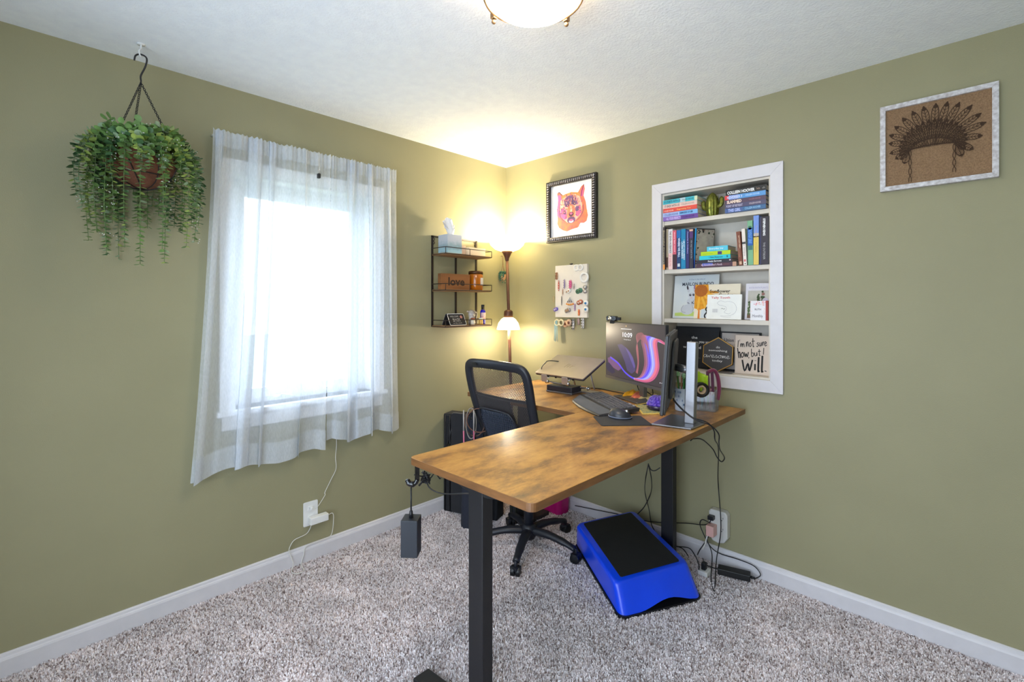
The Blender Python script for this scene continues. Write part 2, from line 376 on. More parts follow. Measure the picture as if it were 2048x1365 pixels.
def curtain(ya, yb, yab, ybb, zb, folds, seed, label):
    """top edge ya..yb, bottom edge yab..ybb; folds = (centre, width) of three-layer pleats across the width"""
    t = thing('sheer_curtain', label, 'curtain', (.05, (ya+yb)/2, zb))
    ZT = 2.205; segs = []; cur = 0.
    for c, w_ in sorted(folds):
        segs += [(cur, c+w_/2, 0, 0), (c+w_/2, c-w_/2, 0, 1), (c-w_/2, c+w_/2, 1, 2)]; cur = c+w_/2
    segs.append((cur, 1., 2, 2)); tot = sum(abs(b_-a) for a, b_, _, _ in segs)
    def at(s_):
        d = s_*tot
        for i, (a, b_, l0, l1) in enumerate(segs):
            n_ = abs(b_-a)
            if d <= n_ or i == len(segs)-1:
                q = min(1, d/max(n_, 1e-6)); k = (i % 3)
                lay = (math.sin(PI*q*.5)*0 if k == 0 else (q if k == 1 else 1-q))
                if i % 3 == 2: lay = 1-.0*q
                return a+(b_-a)*q, (0 if k == 0 else q if k == 1 else 1.0*(1-q)+.0)
            d -= n_
    def pt(u, v, off=0.):
        g, lay = at(u); z = ZT+(zb-ZT)*v
        y = ya+(yb-ya)*g+((yab-ya)*(1-g)+(ybb-yb)*g)*v**1.3
        gather = max(0, 1-v*7)
        hx = .060+off+.020*lay*(.35+.65*min(1, v*4))+.016*math.sin(g*19+seed)*min(1, .25+v)+.007*math.sin(g*47+seed*3+v*1.5)*(1-.4*v)
        hx += math.sin(g*2*PI*24+seed)*.004*gather+.010*noise.noise(Vector((g*5, v*3, seed)))
        y += .006*math.sin(g*40+seed+v*2)*v
        z -= .014*v*math.sin(g*11+seed)+.010*v*lay
        if v < .03: z += .004*math.sin(g*170+seed)
        return Vector((max(hx, .016), y, z))
    nu = 200
    B().grid(lambda u, v: pt(u, v), nu, 50).build('fabric', shm, t)
    B().grid(lambda u, v: pt(u, .935+.065*v, .003), nu, 5).build('hem', shm, t)
    B().grid(lambda u, v: pt(u, .002+.045*v, .003), nu, 5).build('rod_pocket', shm, t)
curtain(-1.985, -1.425, -2.075, -1.455, .60, [(.045, .06), (.33, .12), (.47, .06), (.76, .025)], 1.3,
        'left sheer white curtain panel with a flared lower corner')
curtain(-1.416, -1.008, -1.440, -.985, .635, [(.30, .20), (.58, .12), (.86, .08)], 4.1,
        'right sheer white curtain panel over the window, ending nearest the wall shelf')
clip = thing('binder_clip', 'small black clip pinching the two curtain panels together near the top', 'clip', onX(638, 352, .085))
p = onX(638, 352, .085)
B().box(p+Vector((-.012, -.007, -.012)), p+Vector((.008, .007, .012))).build('clip_body', blackp, clip, bevel=.002)
B().tube([p+Vector((.0, .003, .01)), p+Vector((.002, .004, .05)), p+Vector((-.004, -.002, .05)), p+Vector((0, -.003, .01))], .0009, 6).build('clip_lever', chrome, clip)

# ---------------------------------------------------------------- ceiling light
LC = Vector((1.612, -1.50, 0))
brass = mat('brushed_brass', (150, 118, 84), .3, metal=.8)
cl = thing('ceiling_light', 'round flush mount ceiling light with frosted bowl and brass rim', 'ceiling light', (LC.x, LC.y, H))
bl = bpy.data.materials.new('frosted_bowl'); bl.use_nodes = True; _p = bl.node_tree.nodes['Principled BSDF']
_p.inputs['Base Color'].default_value = rgb(255, 236, 190); _p.inputs['Roughness'].default_value = .35; _p.inputs['Emission Color'].default_value = (1, .88, .74, 1); _p.inputs['Emission Strength'].default_value = 38
B().lathe([(.001, H-.001), (.08, H-.001), (.10, H-.010), (.142, 2.362), (.146, 2.356), (.10, 2.357), (.001, 2.357)], LC, 32).build('ceiling_pan', mat('pan_enamel', (226, 214, 196), .4), cl)
B().lathe([(.150, 2.352), (.146, 2.340), (.128, 2.322), (.09, 2.302), (.045, 2.291), (.001, 2.288)], LC, 40).build('glass_bowl', bl, cl)
B().lathe([(.149, 2.350), (.156, 2.350), (.158, 2.344), (.155, 2.338), (.149, 2.340), (.149, 2.350)], LC, 40).build('rim', brass, cl)
for k in range(3):
    a = math.radians((-174, 89, -42)[k])
    d = Vector((math.cos(a), math.sin(a), 0)); q = LC+d*.162
    bb = B(); bb.tube([LC+d*.07+Vector((0, 0, H-.02)), q+Vector((0, 0, H-.045)), q+Vector((0, 0, 2.335))], .005); bb.box(q-Vector((.008, .008, 0))+Vector((0, 0, 2.335)), q+Vector((.008, .008, 2.353)))
    bb.ball(q+Vector((0, 0, 2.325)), .008, 8); bb.build('arm', brass, cl)

# ---------------------------------------------------------------- hanging planter
HX, HY = .178, -2.268
hk = thing('ceiling_hook', 'small clear swag hook screwed into the ceiling above the hanging plant', 'hook', (HX, HY, H))
clear = mat('clear_plastic', (225, 228, 230), .2)
bb = B(); bb.cyl((HX, HY, 0), .014, H-.004, H, 12); bb.tube(smooth([(HX, HY, H-.003), (HX, HY, H-.02), (HX+.014, HY-.008, H-.036), (HX+.004, HY-.002, H-.052), (HX-.006, HY+.008, H-.044)], 5), .003, 8); bb.build('hook', clear, hk)
pl = thing('hanging_planter', 'hanging wire basket of trailing green foliage with a brown coir liner', 'hanging plant', (HX, HY, 1.85))
hz = H-.052
bb = B(); bb.tube(smooth([(HX-.025, HY-.018, hz-.012), (HX-.02, HY-.014, hz+.008), (HX, HY, hz+.010), (HX+.022, HY+.015, hz-.008), (HX+.018, HY+.012, hz-.04), (HX, HY, hz-.075), (HX, HY, hz-.095)], 5), .0032, 8)
bb.tube([(HX+.007*math.cos(a*PI/5), HY, hz-.10+.007*math.sin(a*PI/5)) for a in range(10)], .002, 6, closed=True); bb.build('hanger_hook', blackm, pl)
ZR, RR = 2.0, .128
rimc = (HX, HY, ZR)
chain = B()
def link_chain(bb, a, b_, n, lr=.0052, wr=.0013):
    a = Vector(a); b_ = Vector(b_); d = (b_-a); L = d.length; d.normalize(); s1 = d.orthogonal().normalized(); s2 = d.cross(s1)
    for i in range(n):
        c = a+d*(L*(i+.5)/n); s = s1 if i % 2 else s2; hl = L/n*.62
        bb.tube([c+d*math.cos(2*PI*k/8)*hl+s*math.sin(2*PI*k/8)*lr*.75 for k in range(8)], wr, 4, closed=True)
for k in range(3):
    a = math.radians(70+120*k); q = Vector((HX+RR*.98*math.cos(a), HY+RR*.98*math.sin(a), ZR))
    ch = B(); link_chain(ch, (HX, HY, hz-.105), q, 40); ch.build('chain', blackm, pl)
coir = mat('coir_liner', (112, 68, 48), .95, var=.15, vscale=60, bump=.9, bscale=200)
prof = [(RR*math.sin(t)*1.0, ZR-.145*(math.cos(t))) for t in [PI/2*i/8 for i in range(9)]]
prof = [(max(.001, r), z) for r, z in prof]
B().lathe(prof+[(RR-.012, ZR), (RR-.03, ZR-.05)], (HX, HY, 0), 32).build('coir_liner', coir, pl)
wire = B(); wire.tube([(HX+(RR+.004)*math.cos(2*PI*k/36), HY+(RR+.004)*math.sin(2*PI*k/36), ZR+.004) for k in range(36)], .0028, 6, closed=True)
wire.tube([(HX+(RR*.78)*math.cos(2*PI*k/36), HY+(RR*.78)*math.sin(2*PI*k/36), ZR-.096) for k in range(36)], .002, 6, closed=True)
for k in range(8):
    a = 2*PI*k/8+.2; wire.tube([(HX+(RR*math.sin(t)+.003)*math.cos(a+.5*(1-t/1.57)), HY+(RR*math.sin(t)+.003)*math.sin(a+.5*(1-t/1.57)), ZR-.148*math.cos(t)) for t in [PI/2*i/8 for i in range(9)]], .0018, 6)
wire.build('wire_basket', blackm, pl)
B().lathe([(.001, ZR-.02), (RR-.014, ZR-.012)], (HX, HY, 0), 20).build('soil', mat('dark_soil', (34, 30, 26), .95, bump=.8), pl)
leafs = [mat('leaf_green', (112, 146, 80), .45, var=.25, vscale=40), mat('leaf_dark', (70, 106, 66), .45, var=.25, vscale=40), mat('leaf_lime', (160, 180, 92), .45, var=.2, vscale=40), mat('leaf_pale', (150, 172, 138), .5, var=.2, vscale=40)]
flm = mat('tiny_white_flowers', (214, 212, 206), .7)
stemm = mat('green_stem', (92, 116, 66), .6)
def leaf(bb, p, d, up, L, W):
    d = d.normalized(); s = d.cross(up)
    if s.length < 1e-4: s = d.orthogonal()
    s.normalize(); n = s.cross(d)
    pts = [p, p+d*L*.3+s*W*.45+n*.0006, p+d*L*.68+s*W*.5+n*.001, p+d*L*.95+s*W*.2-n*.001, p+d*L*.95-s*W*.2-n*.001, p+d*L*.68-s*W*.5+n*.001, p+d*L*.3-s*W*.42+n*.0006, p+d*L*.5-n*.0015]
    bb.add(pts, [(0, 1, 7), (1, 2, 7), (2, 3, 7), (3, 4, 7), (4, 5, 7), (5, 6, 7), (6, 0, 7)], True)
rnd = random.Random(11)
fol = B(); st = B(); fl = B()
def vine(a, out, rise, drop, wig, spacing=.0135, ls=.033, start=.07):
    r0 = start; p0 = Vector((HX+r0*math.cos(a), HY+r0*math.sin(a), ZR-.01))
    e = RR+out; q = lambda r, z: Vector((HX+r*math.cos(a+wig*(r-r0)*2), HY+r*math.sin(a+wig*(r-r0)*2), z))
    pts = [p0, q(RR*.8, ZR+rise), q(RR+out*.6, ZR+rise*.8), q(e, ZR-drop*.2), q(e+.006, ZR-drop*.55), q(e-.004, ZR-drop)]
    path = smooth(pts, 7)
    for p in path:
        if p.x < .014: p.x = .014+abs(p.x-.014)*.05
    st.tube(path, .0011, 4)
    Ls = 0; nxt = rnd.uniform(0, spacing); k = 0; mi = rnd.choice([0, 0, 1, 1, 0, 2, 3])
    for i in range(len(path)-1):
        seg = path[i+1]-path[i]; n = seg.length
        while nxt < n:
            p = path[i]+seg*(nxt/n); t = seg.normalized(); sd = t.orthogonal().normalized(); sd.rotate(Matrix.Rotation(k*1.57+rnd.uniform(-.4, .4), 3, t))
            f = 1-.38*(i/len(path))
            for sg in (1, -1):
                d = (sd*sg+t*rnd.uniform(.1, .7)+Vector((0, 0, rnd.uniform(-.2, .3))))
                m = leafs[mi] if rnd.random() < .75 else rnd.choice(leafs)
                Lf = ls*f*rnd.uniform(.75, 1.25)
                if p.x+d.normalized().x*Lf < .004: continue
                fol.use(m); leaf(fol, p, d, t, Lf, Lf*.78)
            if rnd.random() < .045:
                for _ in range(5):
                    c = p+Vector((rnd.uniform(-.016, .016), rnd.uniform(-.016, .016), rnd.uniform(-.016, .016)))
                    if c.x > .005: fl.ball(c, .0022, 4)
            k += 1; nxt += spacing
        nxt -= n
for i in range(50):
    a = 2*PI*i/50+rnd.uniform(-.08, .08)
    camside = math.cos(a-math.radians(-10))
    drop = rnd.uniform(.02, .16) if camside > .3 else rnd.uniform(.12, .30)
    vine(a, rnd.uniform(.01, .07), rnd.uniform(.015, .05), drop, rnd.uniform(-.5, .5))
for k, (da, dr, o) in enumerate([(-75, .36, .05), (-95, .32, .06), (-60, .30, .03), (-20, .42, .0), (-30, .34, .02), (0, .30, .01), (35, .46, .04), (55, .40, .07), (60, .45, .05), (80, .38, .08), (20, .40, .05), (100, .35, .07), (-110, .38, .08), (-120, .42, .06), (-5, .43, .03)]):
    vine(math.radians(-44+da), o, .02, dr, 0, .016, .030)
for i in range(46):    # upright top growth
    a = rnd.uniform(0, 2*PI); vine(a, rnd.uniform(-.04, .03), rnd.uniform(.04, .09), rnd.uniform(.0, .06), rnd.uniform(-1, 1), .014, .030, rnd.uniform(.0, .06))
stuff(fol.build('foliage', None, pl)); stuff(st.build('stems', stemm, pl)); stuff(fl.build('tiny_flowers', flm, pl))

# ---------------------------------------------------------------- wall outlet and cords on the left wall
ol = thing('wall_outlet', 'white duplex outlet low on the wall under the window', 'outlet', (0, -1.507, .255))
op = B(); op.prism(rrect(-1.546, .190, -1.468, .320, .006), .0, .006, axis='x'); op.build('cover_plate', whitep, ol, bevel=.0015)
def outlet_face(par, M):
    b_ = B(); b_.prism(rrect(-.017, -.014, .017, .014, .008), 0, .003, M); b_.build('socket', whitep, par)
    b2 = B()
    for x in (-.006, .006): b2.box((x-.001, -.001, .0031), (x+.001, .007, .0036), M)
    b2.cyl((0, -.007, .0031), .0022, 0, .0006, 8, M); b2.build('slots', ink, par)
for z in (.281, .229): outlet_face(ol, frame((.006, -1.507, z), (0, 1, 0), (0, 0, 1)))
ad = thing('plug_adapter', 'white rectangular power adapter plugged into the outlet under the window', 'power adapter', (.02, -1.46, .23))
B().box((.011, -1.525, .205), (.048, -1.425, .243)).build('body', whitep, ad, bevel=.004)
pg = thing('white_plug', 'thin white plug in the upper socket of the outlet under the window', 'plug', (.012, -1.5, .285))
B().box((.0098, -1.514, .276), (.022, -1.500, .292)).build('body', whitep, pg, bevel=.003)
cordm = mat('white_cord', (226, 224, 218), .5)
def cord(name, label, pts, r, m, n=8, cat='cord', group=None, kids=None):
    o = B().tube(smooth(pts, n), r, 6).build(name, m); tag(o, label, cat, group); return o
cord('white_cable', 'thin white cord dropping from behind the curtain to the outlet', [(.02, -1.506, .285), (.045, -1.49, .295), (.03, -1.44, .34), onX(650, 985, .02), onX(662, 960, .015), onX(672, 938, .02), onX(671, 915, .02), onX(673, 890, .02), onX(672, 860, .03)], .0017, cordm)
cord('adapter_cable', 'white cord looping from the adapter over the baseboard onto the carpet', [(.03, -1.426, .225), onX(665, 1027, .03), onX(667, 1040, .025), onX(662, 1071, .022), onX(640, 1082, .019), onX(612, 1094, .019), onX(607, 1112, .024), onX(602, 1128, .03), (.06, -1.575, .014), (.10, -1.585, .012), (.11, -1.61, .012), (.08, -1.635, .014), onX(586, 1128, .032), onX(582, 1115, .024), onX(578, 1102, .02), onX(582, 1090, .022), onX(590, 1080, .02), onX(612, 1069, .018), onX(620, 1058, .02), (.03, -1.516, .202)], .0019, cordm)

# ---------------------------------------------------------------- wall shelf by the lamp
sw = mat('shelf_wood', (148, 112, 78), .6, var=.25, vscale=12, stretch=(1, .15, 1), bump=.1)
iron = mat('bronze_iron', (52, 42, 38), .5, metal=.4)
ws = thing('wall_shelf', 'three-tier metal and wood wall shelf in the corner beside the floor lamp', 'wall shelf', (0, -.5, 1.25))
SY0, SY1 = -.705, -.300
for y in (SY0+.008, -.497, SY1-.008):
    B().box((.001, y-.007, 1.245), (.006, y+.007, 1.848 if y != -.497 else 1.72)).build('upright', iron, ws)
B().box((.001, SY0, 1.838), (.006, SY1, 1.848)).build('top_rail', iron, ws)
for y in (SY0+.022, SY1-.022):
    B().tube(smooth([(.004, y-.006, 1.835), (.004, y+.006, 1.825), (.004, y-.003, 1.812), (.004, y+.006, 1.800), (.004, y-.006, 1.79)], 4), .0022, 6).build('scroll', iron, ws)
for i, z in enumerate((1.724, 1.488, 1.250)):
    B().box((.007, SY0+.004, z-.012), (.152, SY1-.004, z)).build('shelf_board', sw, ws, bevel=.001)
    rl = B(); X1 = .157
    for zz in (z-.006, z+.036): rl.tube([(.004, SY0, zz), (X1, SY0, zz), (X1, SY1, zz), (.004, SY1, zz)], .0026, 6)
    for y in (SY0, -.5, SY1): rl.tube([(X1, y, z-.006), (X1, y, z+.036)], .0022, 6)
    rl.build('guard_rail', iron, ws)
# things on it
def boxmat(name, a, c, d):
    m = bpy.data.materials.new(name); m.use_nodes = True; N = m.node_tree.nodes; K = m.node_tree.links; p = N['Principled BSDF']; p.inputs['Roughness'].default_value = .5
    g = N.new('ShaderNodeTexCoord'); mp = N.new('ShaderNodeSeparateXYZ'); K.new(g.outputs['Generated'], mp.inputs[0])
    n = N.new('ShaderNodeTexNoise'); n.inputs['Scale'].default_value = 5; K.new(g.outputs['Generated'], n.inputs['Vector'])
    ad_ = N.new('ShaderNodeMath'); ad_.operation = 'MULTIPLY_ADD'; K.new(n.outputs['Fac'], ad_.inputs[0]); ad_.inputs[1].default_value = .5; K.new(mp.outputs['Z'], ad_.inputs[2])
    r = N.new('ShaderNodeValToRGB'); r.color_ramp.elements[0].color = rgb(*a); r.color_ramp.elements[0].position = .35; r.color_ramp.elements[1].color = rgb(*d); r.color_ramp.elements[1].position = .95
    e = r.color_ramp.elements.new(.65); e.color = rgb(*c); K.new(ad_.outputs[0], r.inputs[0]); K.new(r.outputs[0], p.inputs['Base Color']); return m
tb = thing('tissue_box', 'pale blue patterned cube tissue box on the top tier of the wall shelf', 'tissue box', (.082, -.61, 1.724), (0, 0, math.radians(-4)))
B().box((-.055, -.057, 0), (.055, .057, .125)).build('carton', boxmat('watercolour_carton', (168, 208, 222), (150, 176, 190), (192, 200, 214)), tb, bevel=.0015, local=True)
tis = B()
for k, (ox, tw, hh) in enumerate([(0, .0, .125), (.012, .9, .085), (-.01, 1.8, .11)]):
    tis.grid(lambda u, v: Vector((math.cos(tw)*(u-.5)*.07*(.35+v*.8)+ox*v+.012*math.sin(u*9+tw), math.sin(tw)*(u-.5)*.05*(.4+v)+.014*math.sin(u*7+v*3)-.02*v, .12+hh*v-.03*v*abs(u-.5)*2)), 14, 8)
tis.build('tissue', mat('tissue_paper', (238, 236, 238), .9), tb, local=True)
for k, (y0, y1, x0, x1, z1, nm, lb) in enumerate([(-.535, -.49, .05, .10, 1.788, 'note_box', 'small pale pink box beside the tissue box on the wall shelf'), (-.485, -.335, .06, .13, 1.778, 'note_box', 'long low cream box at the right end of the top shelf tier')]):
    t = thing(nm, lb, 'box', ((x0+x1)/2, (y0+y1)/2, 1.724)); pm = mat('cream_card'+str(k), (232, 206, 190) if k == 0 else (236, 220, 196), .7)
    B().box((x0, y0, 1.724), (x1, y1, z1-.012)).build('box_base', pm, t, bevel=.001); B().box((x0-.001, y0-.001, z1-.012), (x1+.001, y1+.001, z1)).build('box_lid', pm, t, bevel=.001)
lv = thing('love_block', 'wooden block with the word love on the middle shelf tier', 'sign', (.085, -.58, 1.488), (0, 0, math.radians(-3)))
brn = mat('stained_wood_block', (142, 92, 50), .7, var=.3, vscale=14, stretch=(1, .2, 1), bump=.2)
B().box((-.02, -.115, 0), (.02, .12, .105)).build('block', brn, lv, bevel=.002, local=True)
Ml = Matrix([lv['_w'][i:i+4] for i in (0, 4, 8, 12)])
text('love', Ml @ frame((.0205, -.06, .026), (0, 1, 0), (0, 0, 1)), .135, .055, mat('burnt_letters', (60, 40, 26), .8), lv, bold=.03)
jr = thing('candle_jar', 'amber candle jar with dark lid on the middle shelf tier', 'candle jar', (.085, -.385, 1.488))
amber = mat('amber_glass', (186, 104, 16), .15, coat=.6, var=.1)
c = (.085, -.385, 1.488)
B().lathe([(.001, 0), (.046, 0), (.050, .006), (.050, .108), (.047, .114), (.044, .108), (.044, .05), (.001, .05)], c, 28).build('jar', amber, jr)
B().lathe([(.001, .134), (.044, .134), (.051, .130), (.051, .112), (.046, .112)], c, 28).build('lid', mat('dark_lid', (84, 52, 24), .4, metal=.3), jr)
lab = B(); lab.prism([(-.013, .034), (.013, .034), (.013, .086), (-.013, .086)], 0, .001, frame((.085+.049, -.372, 1.488), (-.1, 1, 0), (0, 0, 1))); lab.build('paper_label', mat('jar_label', (222, 214, 206), .7), jr)
ck = thing('chalkboard_sign', 'small tent chalkboard with white border on the bottom shelf tier', 'sign', (.085, -.57, 1.250))
slate = mat('slate', (38, 36, 38), .8, bump=.1)
for s, nm in ((1, 'front_panel'), (-1, 'back_panel')):
    M = frame((.085+s*.045, -.645 if s > 0 else -.505, 1.2512), (0, s, 0), (-s*.5, 0, 1))
    o = B().prism(rrect(0, 0, .14, .085, .008), -.004, 0, M).build(nm, slate, ck)
    f = Flat(M, 1, 1); f.b.use(whitep)
    pts = rrect(.001, .001, .139, .084, .008); f.rib(whitep, pts+[pts[0]], .004, 0); o2 = f.build('white_border', ck)
    if s > 0:
        chalk = mat('chalk', (190, 186, 182), .9)
        text('WELCOME', M @ Matrix.Translation((.02, .058, 0)), .07, .013, chalk, ck); text('BACK', M @ Matrix.Translation((.035, .028, 0)), .065, .022, chalk, ck, bold=.03); text('to the nook', M @ Matrix.Translation((.03, .012, 0)), .075, .009, chalk, ck)
        f2 = Flat(M, 1, 1); f2.disc(mat('dusty_pink', (190, 130, 120), .8), (.112, .06), .011, .011); f2.build('pink_mark', ck)
fg = thing('cow_figurine', 'small mottled grey and white ceramic figurine on the bottom shelf tier', 'figurine', (.09, -.42, 1.250))
cer = mat('mottled_ceramic', (236, 228, 216), .3, color2=(92, 84, 92), vscale=26, coat=.4)
bb = B(); bb.lathe([(.001, 0), (.024, 0), (.026, .012), (.020, .05), (.026, .066), (.024, .088), (.012, .1), (.001, .102)], (.09, -.425, 1.25), 18); bb.ball((.105, -.433, 1.318), .013, 10, (1.2, .8, .8)); bb.ball((.085, -.456, 1.34), .010, 8, (.5, 1.3, .6)); bb.ball((.085, -.396, 1.34), .010, 8, (.5, 1.3, .6)); bb.build('body', cer, fg)
B().tube(smooth([(.09, -.40, 1.33), (.09, -.385, 1.335), (.09, -.378, 1.32), (.09, -.385, 1.29)], 4), .004, 6).build('handle', cer, fg)
for k, (yy, cc, nm, lb) in enumerate([(-.447, (150, 78, 48), 'glass_pot', 'tiny glass pot with copper lid before the figurine'), (-.372, (222, 178, 92), 'honey_pot', 'tiny golden pot beside the blue bottle')]):
    t = thing(nm, lb, 'pot', (.125, yy, 1.25)); B().lathe([(.001, 0), (.014, 0), (.016, .01), (.014, .034)], (.125, yy, 1.25), 14).build('pot', mat(nm, (236, 226, 206) if k == 0 else cc, .2), t); B().lathe([(.014, .032), (.015, .046), (.001, .047)], (.125, yy, 1.25), 14).build('lid', mat(nm+'_lid', cc if k == 0 else (244, 236, 214), .4), t)
bo = thing('blue_bottle', 'cobalt blue bottle with black cap and white label on the bottom shelf tier', 'bottle', (.09, -.322, 1.25))
c = (.09, -.322, 1.25)
B().lathe([(.001, 0), (.018, 0), (.0195, .004), (.0195, .088), (.014, .1), (.009, .103)], c, 20).build('bottle', mat('cobalt_glass', (30, 22, 190), .15, coat=.5), bo)
B().lathe([(.001, .138), (.0105, .138), (.0115, .134), (.0115, .104), (.001, .104)], c, 16).build('cap', blackp, bo)
B().lathe([(.0199, .032), (.0199, .082)], c, 16, a0=-1.6, a1=1.4).build('paper_label', mat('pink_print_label', (238, 228, 228), .6, color2=(214, 150, 150), vscale=60), bo)

# ---------------------------------------------------------------- floor lamp (behind the desk corner)
lm = thing('floor_lamp', 'bronze torchiere floor lamp with two white glass shades in the corner', 'floor lamp', (.205, -.125, 0))
bronze = mat('bronze_tube', (98, 66, 52), .4, metal=.5)
def shade_mat(name, e, colr):
    m = bpy.data.materials.new(name); m.use_nodes = True; p = m.node_tree.nodes['Principled BSDF']; p.inputs['Base Color'].default_value = (.9, .88, .8, 1); p.inputs['Roughness'].default_value = .4
    p.inputs['Emission Color'].default_value = colr; p.inputs['Emission Strength'].default_value = e; return m
sh1 = shade_mat('frosted_shade', 8.0, (1, .80, .40, 1))
B().lathe([(.001, 0), (.125, 0), (.125, .015), (.10, .028), (.03, .036), (.001, .036)], (.205, -.125, 0), 28).build('base', bronze, lm)
top = Vector((.195, -.185, 1.715)); bot = Vector((.205, -.125, .03))
B().tube([bot, bot.lerp(top, .55), top], .011, 12).build('pole', bronze, lm)
B().lathe([(.012, 1.700), (.016, 1.72), (.032, 1.755), (.046, 1.775), (.001, 1.775)], (top.x, top.y, 0), 24).build('cup', bronze, lm)
B().lathe([(.046, 1.768), (.085, 1.782), (.118, 1.812), (.130, 1.845), (.133, 1.862), (.128, 1.862), (.114, 1.815), (.08, 1.79), (.04, 1.777)], (top.x, top.y, 0), 36).build('upper_shade', sh1, lm)
q = bot.lerp(top, (1.30-.03)/(1.715-.03)); rx, ry = q.x+.018, q.y-.022
bb = B(); bb.tube([q+Vector((0, 0, .045)), Vector((rx, ry, 1.345)), Vector((rx, ry, 1.335))], .008, 8); bb.lathe([(.001, 1.352), (.02, 1.350), (.031, 1.340), (.033, 1.318), (.032, 1.295), (.024, 1.292)], (rx, ry, 0), 20); bb.build('lamp_holder', bronze, lm)
B().lathe([(.031, 1.298), (.05, 1.285), (.07, 1.258), (.080, 1.222), (.082, 1.212), (.078, 1.212), (.066, 1.255), (.046, 1.28), (.028, 1.295)], (rx, ry, 0), 30).build('lower_shade', sh1, lm)
B().box((q.x+.008, q.y-.02, 1.14), (q.x+.022, q.y-.006, 1.20)).build('switch', mat('copper_switch', (170, 96, 70), .4, metal=.3), lm, bevel=.002)
B().ball((top.x, top.y, 1.835), .026, 12).build('light_bulb', shade_mat('lit_bulb', 30, (1, .85, .6, 1)), lm)
B().ball((rx, ry, 1.255), .022, 12).build('light_bulb', shade_mat('lit_bulb_low', 20, (1, .86, .65, 1)), lm)
bulb('torchiere_light', (top.x, top.y, 1.885), 20, (1, .84, .58), .03)
bulb('reading_light', (rx, ry, 1.205), 9.5, (1, .87, .66), .03)
# mini hanging plant between shelf and lamp
mh = thing('mini_hanging_plant', 'tiny blue-green succulent hanging on a brown cord beside the floor lamp', 'hanging plant', (.022, -.055, 1.60))
tw = mat('jute_cord', (110, 74, 46), .8)
bb = B(); bb.tube([(0, -.055, 1.757), (.022, -.055, 1.757), (.024, -.055, 1.752)], .0015, 5); bb.tube([(.022, -.055, 1.755), (.022, -.055, 1.69)], .002, 6)
for dy in (-.022, .022, 0): bb.tube([(.022, -.055, 1.69), (.022+(.018 if dy == 0 else 0), -.055+dy, 1.617)], .0014, 5)
bb.build('cord', tw, mh)
B().lathe([(.001, 1.572), (.014, 1.574), (.022, 1.595), (.023, 1.615), (.02, 1.612)], (.025, -.055, 0), 16).build('pot', mat('terracotta', (196, 150, 110), .8), mh)
bb = B(); suc = [mat('succulent_teal', (48, 96, 86), .6, var=.2), mat('succulent_green', (66, 112, 82), .6, var=.2)]
for s_ in range(26):
    a = rnd.uniform(0, 2*PI); r1 = rnd.uniform(.015, .04); dz = rnd.uniform(.0, .085) if s_ > 8 else -.01
    for k in range(7):
        t = k/6; p = Vector((max(.006, .025+r1*math.cos(a)*min(1, t*2)), -.055+r1*math.sin(a)*min(1, t*2), 1.625+.012*math.sin(PI*min(1, t*2))-dz*t*t)); bb.use(suc[s_ % 2]); bb.ball(p, .0052, 5)
stuff(bb.build('succulent', None, mh))

# ---------------------------------------------------------------- built-in bookcase
bc = thing('bookcase', 'white framed bookcase built into the right wall', 'bookcase', ((NX0+NX1)/2, .1, NZ0))
OX0, OX1, OZ0, OZ1 = 1.226, 1.921, .948, 2.091
def trapz(pts, name): B().prism([(p[0], p[1]) for p in pts], -.016, -.0005, None, 'y').build(name, white_trim, bc, bevel=.0015)
trapz([(OX0, OZ0), (NX0, NZ0), (NX0, NZ1), (OX0, OZ1)], 'frame_board'); trapz([(OX1, OZ0), (OX1, OZ1), (NX1, NZ1), (NX1, NZ0)], 'frame_board')
trapz([(OX0, OZ1), (NX0, NZ1), (NX1, NZ1), (OX1, OZ1)], 'frame_board'); trapz([(OX0, OZ0), (OX1, OZ0), (NX1, NZ0), (NX0, NZ0)], 'frame_board')
ND = .17
for a, c, nm in (((NX0+.0005, .0, NZ0), (NX0+.010, ND, NZ1), 'side_panel'), ((NX1-.010, .0, NZ0), (NX1-.0005, ND, NZ1), 'side_panel'), ((NX0, ND, NZ0), (NX1, ND+.012, NZ1), 'back_panel'),
                 ((NX0+.01, 0, NZ1-.012), (NX1-.01, ND, NZ1-.0005), 'top_panel'), ((NX0+.01, -.0, NZ0+.0005), (NX1-.01, ND, NZ0+.010), 'bottom_panel')):
    B().box(a, c).build(nm, shelf_paint, bc)
SZ = (1.870, 1.590, 1.307)
for z in SZ: B().box((NX0+.0105, .002, z-.023), (NX1-.0105, ND, z)).build('shelf', shelf_paint, bc, bevel=.001)
SB = NZ0+.010
paper = mat('book_pages', (226, 214, 190), .9, bump=.3, bscale=500, stretch=(40, 1, 1))
def bmat(c): return mat('cover_%d_%d_%d' % c, c, .45, var=.05)
